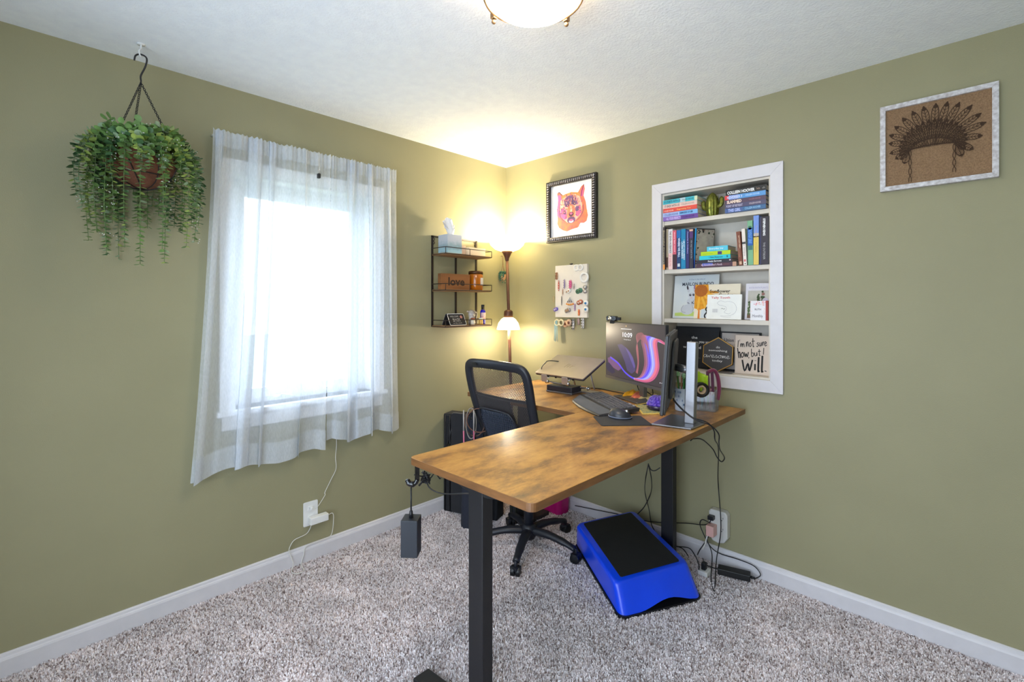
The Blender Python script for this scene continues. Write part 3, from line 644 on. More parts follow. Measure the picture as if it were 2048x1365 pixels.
def book(label, loc, rot, tk, h, d, c, texts=(), bands=(), group=None, name='book'):
    """local: spine at y = 0 facing -y, thickness along x, height along z"""
    t = thing(name, label, 'book', loc, rot, group); M = Matrix([t['_w'][i:i+4] for i in (0, 4, 8, 12)]); cm = bmat(c)
    bb = B(); q = .0016
    bb.box((0, 0, 0), (tk, q, h)); bb.box((0, q, 0), (q, d, h)); bb.box((tk-q, q, 0), (tk, d, h)); bb.build('cover', cm, t, local=True)
    B().box((q, q, .002), (tk-q, d-.003, h-.002)).build('pages', paper, t, local=True)
    F = M @ frame((0, -.0002, h), (0, 0, -1), (1, 0, 0))      # u down the spine, v across
    if bands:
        for u0, u1, v0, v1, bcx in bands:
            f = Flat(F, h, tk); f.poly(bmat(bcx), [(u0, v0), (u1, v0), (u1, v1), (u0, v1)]); f.build('spine_print', t)
    for s, u0, u1, v0, v1, tcx, bd in texts:
        text(s, F @ Matrix.Translation((u0*h, v0*tk, .0004)), (u1-u0)*h, (v1-v0)*tk, bmat(tcx), t, bold=bd)
    return t
LY = (0, -PI/2, 0)
def xa(px): return onY(px, 500, 0).x
# top shelf, left stack (top to bottom)
th = .121/5
TL = [('turquoise paperback topmost of the top-shelf left stack', (74, 190, 204), [('IT STARTS WITH US', .04, .52, .2, .75, (22, 90, 120), .03), ('COLLEEN HOOVER', .56, .9, .3, .72, (24, 110, 112), .02)], [(.5, .66, 0, 1, (190, 214, 222)), (.92, 1, 0, 1, (214, 226, 190))]),
      ('blush pink paperback second from top of the top-shelf left stack', (238, 206, 194), [('IT ENDS WITH US', .06, .5, .2, .78, (112, 96, 104), .02), ('COLLEEN HOOVER', .55, .92, .28, .74, (170, 140, 140), .01)], []),
      ('red paperback in the middle of the left stack of the top shelf', (226, 82, 70), [('COLLEEN HOOVER', .03, .32, .2, .55, (250, 210, 190), .02), ('Regretting You', .42, .82, .2, .62, (248, 190, 110), .02)], []),
      ('light blue paperback second from bottom of the top-shelf left stack', (128, 184, 232), [('COLLEEN HOOVER', .05, .46, .18, .72, (84, 104, 170), .02), ('REMINDERS OF HIM', .5, .86, .28, .76, (34, 72, 132), .02)], [(0, .48, 0, 1, (176, 190, 232))]),
      ('purple paperback at the bottom of the left stack of the top shelf', (112, 74, 156), [('ALL YOUR PERFECTS', .1, .52, .15, .8, (214, 196, 240), .02), ('COLLEEN HOOVER', .55, .9, .28, .74, (66, 40, 110), .01)], [(0, .5, 0, 1, (140, 108, 190))])]
XB = (xa(1323), xa(1397))
for i, (lb, c, tx, bn) in enumerate(TL):
    x1 = XB[1]+[-.004, -.006, -.006, -.003, 0][i]; book(lb, (x1, -.006+.002*(i % 2), SZ[0]+th*(4-i)+.0004), LY, th-.0006, x1-XB[0]-.013+.003*(i % 2), .135, c, tx, bn, 'books lying in the top-shelf left stack')
ths = [.029, .024, .022, .022, .023]
TR = [('black paperback with large white author name topmost of the top-shelf right stack', (22, 24, 26), [('COLLEEN HOOVER', .04, .72, .16, .74, (240, 240, 240), .04), ('Too Late', .76, .84, .35, .7, (190, 160, 140), .0), ('ch', .9, .96, .35, .65, (180, 176, 170), 0)], []),
      ('sky blue paperback with a red end second from top of the top-shelf right stack', (92, 156, 218), [('NOVEMBER 9', .06, .44, .18, .8, (206, 218, 250), .03), ('COLLEEN HOOVER', .52, .86, .34, .72, (190, 222, 250), .02)], [(0, .1, 0, 1, (214, 60, 64)), (.1, .34, 0, 1, (140, 160, 220))]),
      ('dark mauve paperback titled in cream, middle of the top-shelf right stack', (86, 66, 88), [('SLAMMED', .05, .42, .1, .88, (250, 224, 206), .05), ('COLLEEN HOOVER', .6, .88, .35, .66, (170, 110, 120), .01)], []),
      ('dusky purple paperback second from bottom of the top-shelf right stack', (80, 76, 108), [('POINT OF RETREAT', .03, .44, .2, .78, (196, 190, 214), .02), ('COLLEEN HOOVER', .6, .88, .32, .72, (206, 190, 196), .02)], []),
      ('blue-grey paperback at the bottom of the right stack of the top shelf', (74, 98, 152), [('THIS GIRL', .08, .4, .12, .86, (176, 190, 240), .04), ('COLLEEN HOOVER', .5, .88, .3, .8, (150, 200, 236), .02)], [(.45, 1, 0, 1, (58, 104, 150))])]
X0, X1 = xa(1452), xa(1540)
z = SZ[0]+sum(ths)+.0006
for i, (lb, c, tx, bn) in enumerate(TR):
    z -= ths[i]; book(lb, (X1-[.006, .010, .010, .008, .010][i]-.006, -.012-.002*(i % 2), z), LY, ths[i]-.0006, (X1-X0)-.015, .135, c, tx, bn, 'books lying in the top-shelf right stack')
# cactus
ca = thing('cactus_ornament', 'shiny gold-green ceramic cactus ornament on the top shelf between the book stacks', 'ornament', (1.556, .045, SZ[0]))
gold = mat('gilded_green', (150, 152, 66), .28, metal=.65, color2=(96, 100, 40), vscale=90)
bb = B(); cx, cy = 1.556, .045
def ribbed(bb, path, rs, nr=9):
    path = [Vector(p) for p in path]; n = len(path); vs = []; seg = nr*4; up = Vector((0, 1, 0))
    for i, p in enumerate(path):
        t = (path[min(i+1, n-1)]-path[max(i-1, 0)]).normalized(); u = (up-t*up.dot(t)).normalized(); s_ = t.cross(u)
        for k in range(seg): a = 2*PI*k/seg; r = rs[i]*(1+.10*math.cos(a*nr)); vs.append(p+(u*math.cos(a)+s_*math.sin(a))*r)
    bb.add(vs, [(i*seg+k, i*seg+(k+1) % seg, (i+1)*seg+(k+1) % seg, (i+1)*seg+k) for i in range(n-1) for k in range(seg)], True)
ribbed(bb, [(cx, cy, SZ[0]+.001+.0155*i) for i in range(9)]+[(cx, cy, SZ[0]+.133)], [.022, .028, .030, .031, .031, .031, .029, .024, .014, .004])
for s_, zz in ((-1, .045), (1, .055)):
    pth = smooth([(cx+s_*.024, cy, SZ[0]+zz), (cx+s_*.044, cy, SZ[0]+zz+.006), (cx+s_*.050, cy, SZ[0]+zz+.028), (cx+s_*.048, cy, SZ[0]+zz+.052)], 4); ribbed(bb, pth, [.011]*(len(pth)-2)+[.007, .001], 6)
for i in range(70):
    a = rnd.uniform(0, 2*PI); zz = rnd.uniform(.01, .12); bb.ball((cx+.031*math.cos(a), cy+.031*math.sin(a), SZ[0]+zz), .0022, 4)
bb.build('body', gold, ca)
# second shelf: standing books, left to right
S2 = [('tall dark brown book with ornate cream title and flame, leftmost on second shelf', 1321, 1332.5, .245, (58, 50, 52), [('Beautiful Creatures', .08, .9, .2, .8, (206, 190, 150), .0)], [(.88, 1, 0, 1, (236, 150, 70))], -.014),
      ('thin tan hardcover second from left on the second shelf', 1333, 1336.5, .235, (176, 160, 132), [], [(.7, .95, 0, 1, (90, 60, 50))], 0),
      ('white-spined paperback with black and rose lettering on the second shelf', 1337, 1345.5, .232, (238, 230, 228), [('THE SEVEN HUSBANDS', .05, .6, .25, .75, (70, 64, 70), .02), ('OF EVELYN', .63, .92, .2, .7, (220, 140, 140), .01)], [(.6, 1, 0, 1, (244, 206, 200))], 0),
      ('rose pink paperback with a dark foot on the second shelf', 1345.8, 1353, .222, (214, 96, 116), [('every last word', .05, .55, .25, .75, (250, 190, 200), .03)], [(.62, 1, 0, 1, (62, 36, 46))], 0),
      ('dark blue paperback with white lettering between pink and teal books', 1353.8, 1362, .220, (26, 62, 110), [('WHERE WE FALL', .2, .7, .3, .85, (206, 220, 240), .04)], [(0, .2, 0, 1, (30, 110, 180)), (.86, .94, .2, .8, (200, 210, 220))], 0),
      ('teal blue paperback with white capitals on the second shelf', 1362.5, 1371.5, .224, (20, 130, 176), [('LAUREN ROBERTS', .32, .74, .1, .4, (230, 244, 250), .03), ('I AM NOT YOUR PERFECT', .28, .78, .5, .85, (230, 244, 250), .02)], [], 0),
      ('navy violet paperback with pale lettering on the second shelf', 1372, 1378.5, .216, (46, 46, 104), [('Powerful & Ordinary', .05, .62, .3, .8, (164, 164, 220), .02)], [], 0),
      ('charcoal paperback with purple top band on the second shelf', 1379, 1386.5, .222, (52, 50, 66), [('the way I used to be', .3, .75, .3, .8, (170, 180, 190), .0)], [(.02, .07, 0, 1, (226, 180, 160)), (.08, .24, 0, 1, (84, 50, 112))], 0)]
for lb, p0, p1, h, c, tx, bn, yo in S2:
    a, e = xa(p0), xa(p1); book(lb, (max(a, 1.2965) if yo == 0 else max(a, 1.2965), yo-.002, SZ[1]+.0004), (0, 0, 0), (e-max(a, 1.2965))-.0005, h, .13, c, tx, bn, 'books standing at the left of the second shelf')
# leaning book with a patterned cover turned to the room
lb_ = thing('book', 'dark floral patterned book with bright blue spine, angled to show its cover', 'book', (1.470, .012, SZ[1]+.0004), (0, math.radians(5), math.radians(-33)), 'books standing at the left of the second shelf')
Mb = Matrix([lb_['_w'][i:i+4] for i in (0, 4, 8, 12)])
bb = B(); bb.box((-.012, 0, 0), (0, .0016, .222)); bb.box((-.012, 0, 0), (-.0104, .115, .222)); bb.box((-.0016, 0, 0), (0, .115, .222)); bb.build('cover', bmat((60, 56, 54)), lb_, local=True)
B().box((-.0104, .0016, .002), (-.0016, .112, .22)).build('pages', paper, lb_, local=True)
f = Flat(Mb @ frame((-.012, -.0003, 0), (1, 0, 0), (0, 0, 1)), .012, .222); f.poly(bmat((52, 168, 232)), [(0, 0), (1, 0), (1, 1), (0, 1)]); f.poly(bmat((70, 110, 220)), [(0, 0), (1, 0), (1, .2), (0, .25)]); f.build('spine_print', lb_)
f = Flat(Mb @ frame((.0003, 0, 0), (0, 1, 0), (0, 0, 1)), .115, .222)
f.poly(mat('floral_cover', (150, 140, 128), .6, color2=(176, 166, 150), vscale=30), [(.03, .02), (.97, .02), (.97, .97), (.03, .97)])
for i in range(46):
    e = rnd.random(); q = rnd.choice([(rnd.uniform(.04, .22), e), (rnd.uniform(.78, .96), e), (e, rnd.uniform(.86, .96)), (e, rnd.uniform(.03, .2))]); f.disc(bmat(rnd.choice([(30, 28, 30), (44, 56, 40), (96, 60, 44)])), q, rnd.uniform(.02, .06), None, 7, rnd.random()*3)
f.build('cover_print', lb_)
# middle lying stack of the second shelf (bottom first)
z = SZ[1]+.0004
for lb, p0, p1, tk, c, tx, bn in [
    ('plum book titled in script at the bottom of the middle stack on the second shelf', 1388, 1473, .0235, (74, 46, 62), [("My Grandmother's Hands", .13, .66, .2, .85, (214, 190, 206), .01), ('RESMAA', .68, .84, .4, .65, (150, 90, 90), 0)], [(.15, .42, .35, 1, (96, 108, 190)), (.91, 1, 0, 1, (196, 150, 124))]),
    ('dark navy book with white title in the middle stack on the second shelf', 1391, 1464, .0185, (42, 42, 54), [('Poetic Sorrows', .34, .72, .25, .78, (236, 236, 240), .02)], [(.93, .97, .4, .75, (230, 200, 210))]),
    ('bright cyan book in the middle of the middle stack on the second shelf', 1399, 1461, .0225, (40, 196, 214), [('I Hate Everyone', .32, .76, .22, .75, (16, 90, 110), .02), ('a', .88, .93, .3, .8, (16, 70, 90), .03)], []),
    ('lime green book with a navy block in the middle stack on the second shelf', 1402, 1461, .022, (184, 214, 30), [('quiet: the power', .06, .42, .25, .55, (120, 170, 60), 0)], [(.58, .72, .1, .85, (62, 56, 120))]),
    ('small sky turquoise book topmost on the middle stack of the second shelf', 1414, 1456, .026, (86, 194, 222), [('Everyday Joy', .12, .8, .25, .7, (224, 244, 250), .02)], [])]:
    a, e = xa(p0), xa(p1); a = max(a, 1.486)
    book(lb, (e, -.002, z), LY, tk-.0006, e-a, .12, c, tx, bn, 'books lying in the middle stack of the second shelf'); z += tk
# right standing books
for lb, p0, p1, h, c, tx, bn, lean in [
    ('copper brown book leaning left on the second shelf', 1478, 1486, .178, (124, 66, 44), [('MATTHEW PERRY', .12, .5, .45, .8, (226, 190, 160), .02), ('lovers friends', .5, .75, .2, .6, (200, 150, 120), 0)], [(.88, .97, .2, .8, (206, 170, 140))], -4.5),
    ('white and cream paperback with black details leaning left on the second shelf', 1487.2, 1494.2, .190, (236, 224, 214), [('I Want', .45, .75, .3, .7, (160, 150, 160), 0)], [(.36, .42, 0, 1, (60, 60, 64)), (.84, .9, .2, .8, (220, 120, 120)), (.94, .97, .4, .7, (30, 30, 30))], -3),
    ('green and royal blue patterned book on the second shelf', 1496.5, 1507, .228, (120, 176, 136), [('THE MIDNIGHT LIBRARY', .2, .52, .15, .85, (110, 170, 230), .02)], [(.16, .56, 0, 1, (24, 90, 176)), (.12, .2, .2, .8, (50, 110, 90)), (.56, .66, .1, .9, (60, 110, 110))], -1),
    ('periwinkle and yellow book on the second shelf', 1507.8, 1518.5, .250, (116, 150, 222), [('The Happiness', .2, .46, .3, .7, (200, 170, 160), .0), ('Project', .55, .75, .3, .6, (180, 160, 80), 0)], [(.42, 1, 0, 1, (226, 196, 92)), (.36, .44, 0, 1, (190, 180, 170))], 0),
    ('thick black book with white capitals at the right end of the second shelf', 1520, 1539, .240, (46, 38, 50), [('STEPHEN KING', .04, .4, .36, .62, (240, 240, 240), .05), ('THE OUTSIDER', .54, .9, .38, .6, (170, 170, 170), .01)], [(0, 1, 0, .16, (40, 42, 84)), (0, 1, .88, 1, (28, 28, 34))], 0)]:
    a, e = xa(p0), xa(p1); book(lb, (a, -.002 if lean else -.006, SZ[1]+.0006), (0, math.radians(lean), 0), e-a-.0005, h, .13, c, tx, bn, 'books standing at the right of the second shelf')
# third shelf: face-out books leaning back
def faceout(name, label, cat, px0, px1, zb, h, y, tk, c, lean=8, group=None, y_rot=0, pagem=None):
    a, e = onY(px0, 600, y).x, onY(px1, 600, y).x; wd = e-a
    t = thing(name, label, cat, (a, y, zb), (-math.radians(lean), 0, math.radians(y_rot)), group)
    M = Matrix([t['_w'][i:i+4] for i in (0, 4, 8, 12)])
    if pagem is None:
        bb = B(); bb.box((0, 0, 0), (wd, .0018, h)); bb.box((0, tk-.0018, 0), (wd, tk, h)); bb.box((0, .0018, 0), (.002, tk-.0018, h)); bb.build('cover', c, t, local=True)
        B().box((.002, .0018, .002), (wd-.003, tk-.0018, h-.002)).build('pages', paper, t, local=True)
    return t, M @ frame((0, -.0002, 0), (1, 0, 0), (0, 0, 1)), wd
G3 = 'picture books facing the room on the third shelf'
t, F, W = faceout('book', 'tall pale picture book with a grey rabbit, left on the third shelf', 'book', 1345, 1434, SZ[2]+.002, .252, .085, .010, mat('rabbit_cover', (222, 218, 206), .5, color2=(190, 206, 220), vscale=3), 8, G3)
serif = ink
text('A Day in the Life of', F @ Matrix.Translation((.34*W, .222, .0004)), .36*W, .009, mat('soft_blue_print', (110, 130, 160), .7), t); text('MARLON BUNDO', F @ Matrix.Translation((.19*W, .190, .0004)), .70*W, .020, mat('navy_print', (32, 44, 62), .7), t, bold=.02)
f = Flat(F, W, .252, .0004); gr = mat('rabbit_grey', (196, 198, 204), .8); dk = mat('rabbit_dark', (60, 56, 64), .8); grn = mat('print_green', (186, 206, 110), .8)
f.poly(grn, [(.05, .05), (.98, .05), (.98, .13), (.5, .16), (.05, .12)])
f.disc(gr, (.33, .20), .15, .12); f.disc(gr, (.42, .38), .11, .10); f.disc(gr, (.42, .53), .09, .07)
f.disc(gr, (.33, .68), .032, .09, rot=.25); f.disc(dk, (.315, .71), .02, .05, rot=.25); f.disc(gr, (.47, .70), .03, .09, rot=-.1); f.disc(mat('ear_pink', (150, 110, 140), .8), (.475, .72), .018, .05)
for p in ((.385, .54), (.46, .545)): f.disc(dk, p, .026, .028); f.disc(gr, (p[0]+.006, p[1]+.012), .008)
f.disc(mat('nose_rose', (226, 170, 168), .8), (.41, .475), .018, .012)
for i in range(16): f.disc(dk, (.34+.2*rnd.random(), .33+.07*rnd.random()), .012, .010, 6, rnd.random()*3)
for p in ([(.24, .30), (.20, .22), (.22, .15), (.30, .13)], [(.44, .30), (.47, .22), (.45, .14)]): f.rib(dk, p, .0012)
f.build('rabbit_print', t)
t, F, W = faceout('book', 'cream picture book with a large orange sunflower facing out on the third shelf', 'book', 1387, 1478, SZ[2]+.002, .194, .062, .010, mat('sunflower_cover', (232, 220, 196), .5), 8, G3)
f = Flat(F, W, .194, .0003); orr = mat('petal_orange', (226, 152, 34), .8, var=.2, vscale=60); br = mat('seed_brown', (150, 84, 30), .8, color2=(196, 110, 30), vscale=300)
f.poly(orr, [(0, .30), (0, 1), (.30, 1), (.34, .62), (.26, .32), (.16, .25)])
for i in range(8):
    a = math.radians(-95+i*13); c0 = (.12, .80); f.rib(orr if i % 2 else mat('petal_amber', (238, 176, 60), .8), [(c0[0]+.1*math.cos(a), c0[1]+.13*math.sin(a)), (c0[0]+.28*math.cos(a), max(.25, c0[1]+.36*math.sin(a))), (c0[0]+.42*math.cos(a), max(.2, c0[1]+.56*math.sin(a)))], .014, 4, True)
f.disc(br, (.14, .82), .155, .18); f.poly(mat('stem_orange', (222, 130, 50), .8), [(.09, 0), (.14, 0), (.13, .3), (.10, .3)]); f.poly(mat('sky_print', (206, 214, 220), .8), [(.16, .02), (.3, .02), (.28, .26), (.17, .28)])
f.rib(ink, [(.32, .36), (.27, .28), (.30, .2), (.25, .1), (.27, .02)], .008)
f.build('sunflower_print', t)
brown_ink = mat('brown_print', (58, 50, 40), .8)
text('Sunflower', F @ Matrix.Translation((.34*W, .146, .0007)), .45*W, .018, brown_ink, t, bold=.02); text('Garden', F @ Matrix.Translation((.54*W, .124, .0007)), .32*W, .018, brown_ink, t, bold=.02)
t, F, W = faceout('handmade_book', 'white handmade booklet with red title and pencil drawing in front of the sunflower book', 'book', 1413, 1482, SZ[2]+.002, .134, .028, .008, mat('white_booklet', (238, 238, 234), .6), 6, G3)
redp = mat('red_marker', (206, 70, 74), .8); pen = mat('pencil_line', (170, 168, 176), .9)
text('Tally Tooth', F @ Matrix.Translation((.12*W, .108, .0004)), .55*W, .015, redp, t, bold=.01)
f = Flat(F, W, .134, .0003)
f.rib(pen, [(.30, .66), (.40, .75), (.52, .70), (.62, .72), (.78, .66), (.86, .48), (.84, .30), (.74, .18), (.6, .14), (.42, .14)], .0012)
f.rib(pen, [(.30, .66), (.36, .58), (.48, .54), (.56, .50), (.58, .40), (.52, .28), (.64, .22), (.70, .26)], .0012); f.rib(pen, [(.40, .14), (.46, .1), (.6, .08), (.72, .1)], .001)
for i in range(5): f.rib(pen, [(.18+.03*i, .42), (.18+.03*i, .28)], .001, 0); f.rib(pen, [(.17, .40-.03*i), (.33, .40-.03*i)], .001, 0)
f.rib(ink, [(.42, .42), (.46, .44), (.49, .41), (.54, .43)], .0016); f.build('pencil_drawing', t)
t, F, W = faceout('book', 'white book with a leafy plant photo facing out at the right of the third shelf', 'book', 1489, 1537, SZ[2]+.002, .193, .070, .010, mat('plant_book_cover', (220, 216, 224), .5), 8, G3)
text('BOTH WITH PLANTS', F @ Matrix.Translation((.14*W, .165, .0004)), .78*W, .009, mat('lilac_print', (176, 170, 200), .7), t)
f = Flat(F, W, .193, .0003); f.poly(mat('photo_grey', (190, 186, 176), .7, var=.1), [(.1, .04), (.97, .04), (.97, .80), (.1, .80)]); f.poly(mat('photo_brown', (120, 92, 70), .7), [(.1, .04), (.6, .04), (.6, .2), (.1, .16)])
for i in range(40): f.disc(mat('print_leaf'+str(i % 2), ((58, 78, 44), (92, 112, 70))[i % 2], .7), (rnd.uniform(.14, .62), rnd.uniform(.14, .52)), rnd.uniform(.03, .07), None, 7)
for i in range(14): f.disc(mat('print_leaf0', (58, 78, 44), .7), (rnd.uniform(.52, .8), rnd.uniform(.5, .78)), rnd.uniform(.04, .07), None, 7)
f.disc(mat('photo_skin', (150, 106, 96), .7), (.74, .70), .07); f.disc(mat('photo_shirt', (206, 198, 216), .7), (.84, .52), .13); f.build('plant_print', t)
fb = thing('floral_card_box', 'small white box with pink flowers and a red side on the third shelf', 'box', (1.80, .012, SZ[2]))
B().box((1.763, .008, SZ[2]+.0005), (1.836, .034, SZ[2]+.100)).build('box_body', mat('white_card', (236, 234, 238), .6), fb, bevel=.001)
B().box((1.836, .007, SZ[2]+.0005), (1.8475, .036, SZ[2]+.101)).build('red_side', mat('brick_red_card', (158, 60, 54), .6), fb)
f = Flat(frame((1.763, .0078, SZ[2]), (1, 0, 0), (0, 0, 1)), .073, .1)
for i in range(26): f.disc(mat('pink_bloom'+str(i % 2), ((232, 160, 168), (244, 206, 196))[i % 2], .7), (rnd.uniform(.03, .97), rnd.uniform(.76, .97)), .04, None, 7)
for i in range(8): f.disc(mat('pink_bloom1', (244, 206, 196), .7), (rnd.choice([rnd.uniform(.02, .1), rnd.uniform(.86, .96)]), rnd.uniform(.3, .76)), .03, None, 7)
f.build('flower_print', fb)
text('RUTH', frame((1.785, .0076, SZ[2]+.052), (1, 0, 0), (0, 0, 1)), .03, .009, mat('grey_print', (96, 92, 104), .7), fb, bold=.02); text('Monthly', frame((1.773, .0076, SZ[2]+.012), (1, 0, 0), (0, 0, 1)), .05, .018, mat('grey_print', (96, 92, 104), .7), fb)
# bottom compartment
def plaque(name, label, cat, a, e, zb, h, y, tk, m, lean=6):
    t = thing(name, label, cat, (a, y, zb), (-math.radians(lean), 0, 0)); M = Matrix([t['_w'][i:i+4] for i in (0, 4, 8, 12)])
    return t, M @ frame((0, -.0003, 0), (1, 0, 0), (0, 0, 1)), e-a
t, F, W = plaque('black_sign', 'tall black word sign behind the monitors in the bottom of the bookcase', 'sign', 1.306, 1.560, SB+.003, .238, .115, .02, blackm)
B().box((0, 0, 0), (W, .016, .238)).build('panel', mat('matt_black_board', (26, 27, 32), .5), t, local=True)
bb = B(); bb.box((-.0, -.006, 0), (.008, 0, .238)); bb.box((W-.008, -.006, 0), (W, 0, .238)); bb.box((.008, -.006, .230), (W-.008, 0, .238)); bb.box((.008, -.006, 0), (W-.008, 0, .008)); bb.build('border', blackp, t, local=True)
for s_, u, v, w_ in (('the', .37, .70, .14), ('days', .32, .58, .20), ('you are', .55, .58, .25), ('weekend', .18, .46, .42), ('always', .66, .46, .28), ('the', .37, .34, .14)):
    text(s_, F @ Matrix.Translation((u*W, v*.238, .0006)), w_*W, .016, inkw, t, bold=.01)
f = Flat(F, W, .238, .0006); f.rib(mat('grey_rule', (90, 92, 98), .6), [(.28, .24), (.6, .24)], .003, 0); f.build('rule', t)
t, F, W = plaque('newspaper_frame', 'framed old newspaper page behind the hexagon sign in the bookcase', 'picture frame', 1.563, 1.772, SB+.003, .215, .125, .02, blackm)
B().box((0, 0, 0), (W, .014, .215)).build('backing', blackm, t, local=True)
bb = B(); bb.box((0, -.006, 0), (.007, 0, .215)); bb.box((W-.007, -.006, 0), (W, 0, .215)); bb.box((.007, -.006, .208), (W-.007, 0, .215)); bb.box((.007, -.006, 0), (W-.007, 0, .007)); bb.build('border', blackm, t, local=True)
f = Flat(F, W, .215, .0003); f.poly(mat('newsprint', (204, 204, 206), .8, color2=(214, 190, 168), vscale=4), [(.035, .035), (.965, .035), (.965, .965), (.035, .965)])
for i in range(14): f.rib(mat('news_grey', (150, 130, 116), .8), [(.08+.01*(i % 2), .68-.035*i), (.62, .68-.035*i)], .002, 0)
f.build('newsprint', t)
text('Union State Univer', F @ Matrix.Translation((.10*W, .158, .001)), .8*W, .020, mat('news_ink', (60, 58, 66), .8), t, bold=.02)
# hexagon
hx = thing('hexagon_sign', 'dark grey hexagon sign with gold edge and white lettering in the bottom of the bookcase', 'sign', (1.582, .035, SB), (-math.radians(9), 0, 0))
M = Matrix([hx['_w'][i:i+4] for i in (0, 4, 8, 12)]); R6 = .096
def hexpts(r, cz=.0): return [(r*math.cos(math.radians(90+60*k))*.97, cz+r*math.sin(math.radians(90+60*k))) for k in range(6)]
cz = R6*.99; B().prism(hexpts(R6, cz), 0, .014, None, 'y').build('panel', mat('charcoal_board', (64, 62, 64), .6), hx, local=True)
go = B(); o1, o2 = hexpts(R6, cz), hexpts(R6-.005, cz)
for k in range(6):
    l = (k+1) % 6; vs = [(p[0], y_, p[1]) for y_ in (-.0025, .0145) for p in (o1[k], o1[l], o2[l], o2[k])]; go.add(vs, [(0, 1, 2, 3), (7, 6, 5, 4), (0, 4, 5, 1), (2, 6, 7, 3)])
go.build('gold_edge', mat('gold_edge', (206, 160, 84), .35, metal=.6), hx, local=True)
F = M @ frame((0, -.0005, cz), (1, 0, 0), (0, 0, 1))
text('do', F @ Matrix.Translation((-.010, .035, 0)), .02, .012, inkw, hx); text('something', F @ Matrix.Translation((-.05, .014, 0)), .1, .014, inkw, hx); text('today', F @ Matrix.Translation((-.028, -.042, 0)), .056, .015, inkw, hx)
f = Flat(F, 1, 1, .0004)
def script(f, m, s, x, y, k, wd):
    G = {'a': [[(.8, .8), (.3, .9), (.05, .4), (.3, 0), (.75, .35), (.85, .9), (.85, .1), (1.1, .1)]], 'w': [[(0, .9), (.2, .1), (.5, .6), (.7, .1), (1.0, .9), (1.2, .7)]], 'e': [[(0, .3), (.6, .5), (.6, .9), (.2, .8), (.1, .2), (.5, 0), (1., .3)]],
         's': [[(0, .1), (.4, .9), (.6, .6), (.6, .1), (.2, 0)], [(.6, .1), (1., .3)]], 'o': [[(.6, .9), (.1, .7), (.15, .1), (.6, .1), (.7, .7), (.5, .95), (1.1, .7)]], 'm': [[(0, 0), (.15, .9), (.2, .1), (.5, .9), (.55, .1), (.9, .9), (.95, .1), (1.2, .2)]]}
    for ch in s:
        for st_ in G[ch]: f.rib(m, [(x+p[0]*k, y+p[1]*k*.85) for p in st_], wd, 5)
        x += k*(1.25 if ch in 'mw' else 1.0)
script(f, inkw, 'awesome', -.076, -.018, .0190, .0016); f.build('script_lettering', hx)
# will sign
t, F, W = plaque('quote_sign', 'square cream canvas sign with black brush lettering at the right of the bottom compartment', 'sign', 1.668, 1.850, SB+.001, .205, .06, .02, None, 3)
B().box((0, 0, 0), (W, .02, .205)).build('canvas', mat('cream_canvas', (214, 198, 184), .8, bump=.2, bscale=500), t, local=True, bevel=.001)
f = Flat(F, W, .205, .0006)
def st(pts, wd=.0035): f.rib(ink, [(u*.87, v) for u, v in pts], wd, 4)
# I'm not sure
st([(.10, .86), (.09, .68)]); st([(.15, .88), (.14, .83)], .002); st([(.18, .78), (.18, .69), (.20, .77), (.23, .77), (.23, .69), (.25, .77), (.28, .77), (.29, .69)])
st([(.36, .83), (.36, .70), (.38, .82), (.41, .82), (.42, .71)]); st([(.49, .82), (.45, .78), (.47, .71), (.51, .74), (.49, .82)]); st([(.56, .93), (.57, .72), (.60, .73)]); st([(.52, .85), (.62, .86)])
st([(.73, .83), (.69, .80), (.73, .76), (.70, .72), (.67, .74)]); st([(.76, .83), (.76, .75), (.80, .75), (.82, .84), (.82, .74)]); st([(.86, .85), (.86, .75), (.88, .84), (.91, .85)]); st([(.92, .80), (.97, .82), (.95, .86), (.92, .82), (.94, .75), (.99, .78)])
# how, but I
st([(.08, .66), (.13, .40)], .005); st([(.10, .50), (.15, .56), (.18, .40)], .005); st([(.25, .56), (.20, .50), (.23, .42), (.28, .48), (.25, .56)], .0045); st([(.30, .56), (.33, .44), (.36, .53), (.39, .44), (.43, .57)], .0045); st([(.45, .44), (.44, .41)], .004)
st([(.52, .66), (.53, .47), (.58, .48), (.59, .55), (.53, .55)]); st([(.62, .57), (.63, .49), (.68, .50), (.69, .58), (.70, .49)]); st([(.76, .66), (.77, .50), (.79, .51)]); st([(.72, .60), (.81, .61)]); st([(.90, .70), (.89, .53)])
# Will.
st([(.24, .36), (.32, .08), (.42, .28), (.47, .09), (.56, .38)], .008); st([(.64, .28), (.64, .12)], .008); st([(.65, .37), (.65, .36)], .009); st([(.75, .46), (.74, .11), (.77, .12)], .009); st([(.86, .50), (.85, .11), (.88, .12)], .009); st([(.96, .11), (.965, .13)], .010)
f.build('brush_lettering', t)
dsh = thing('trinket_dish', 'thin grey dish lying on the lower ledge of the bookcase', 'dish', (1.64, .018, SB)); B().lathe([(.001, .001), (.03, .001), (.042, .006), (.040, .007), (.028, .003), (.001, .003)], (1.635, .012, SB), 24, Matrix.Translation((1.635, .012, 0)) @ Matrix.Diagonal((1, .35, 1, 1)) @ Matrix.Translation((-1.635, -.012, 0))).build('dish', mat('pewter', (130, 124, 122), .4, metal=.5), dsh)

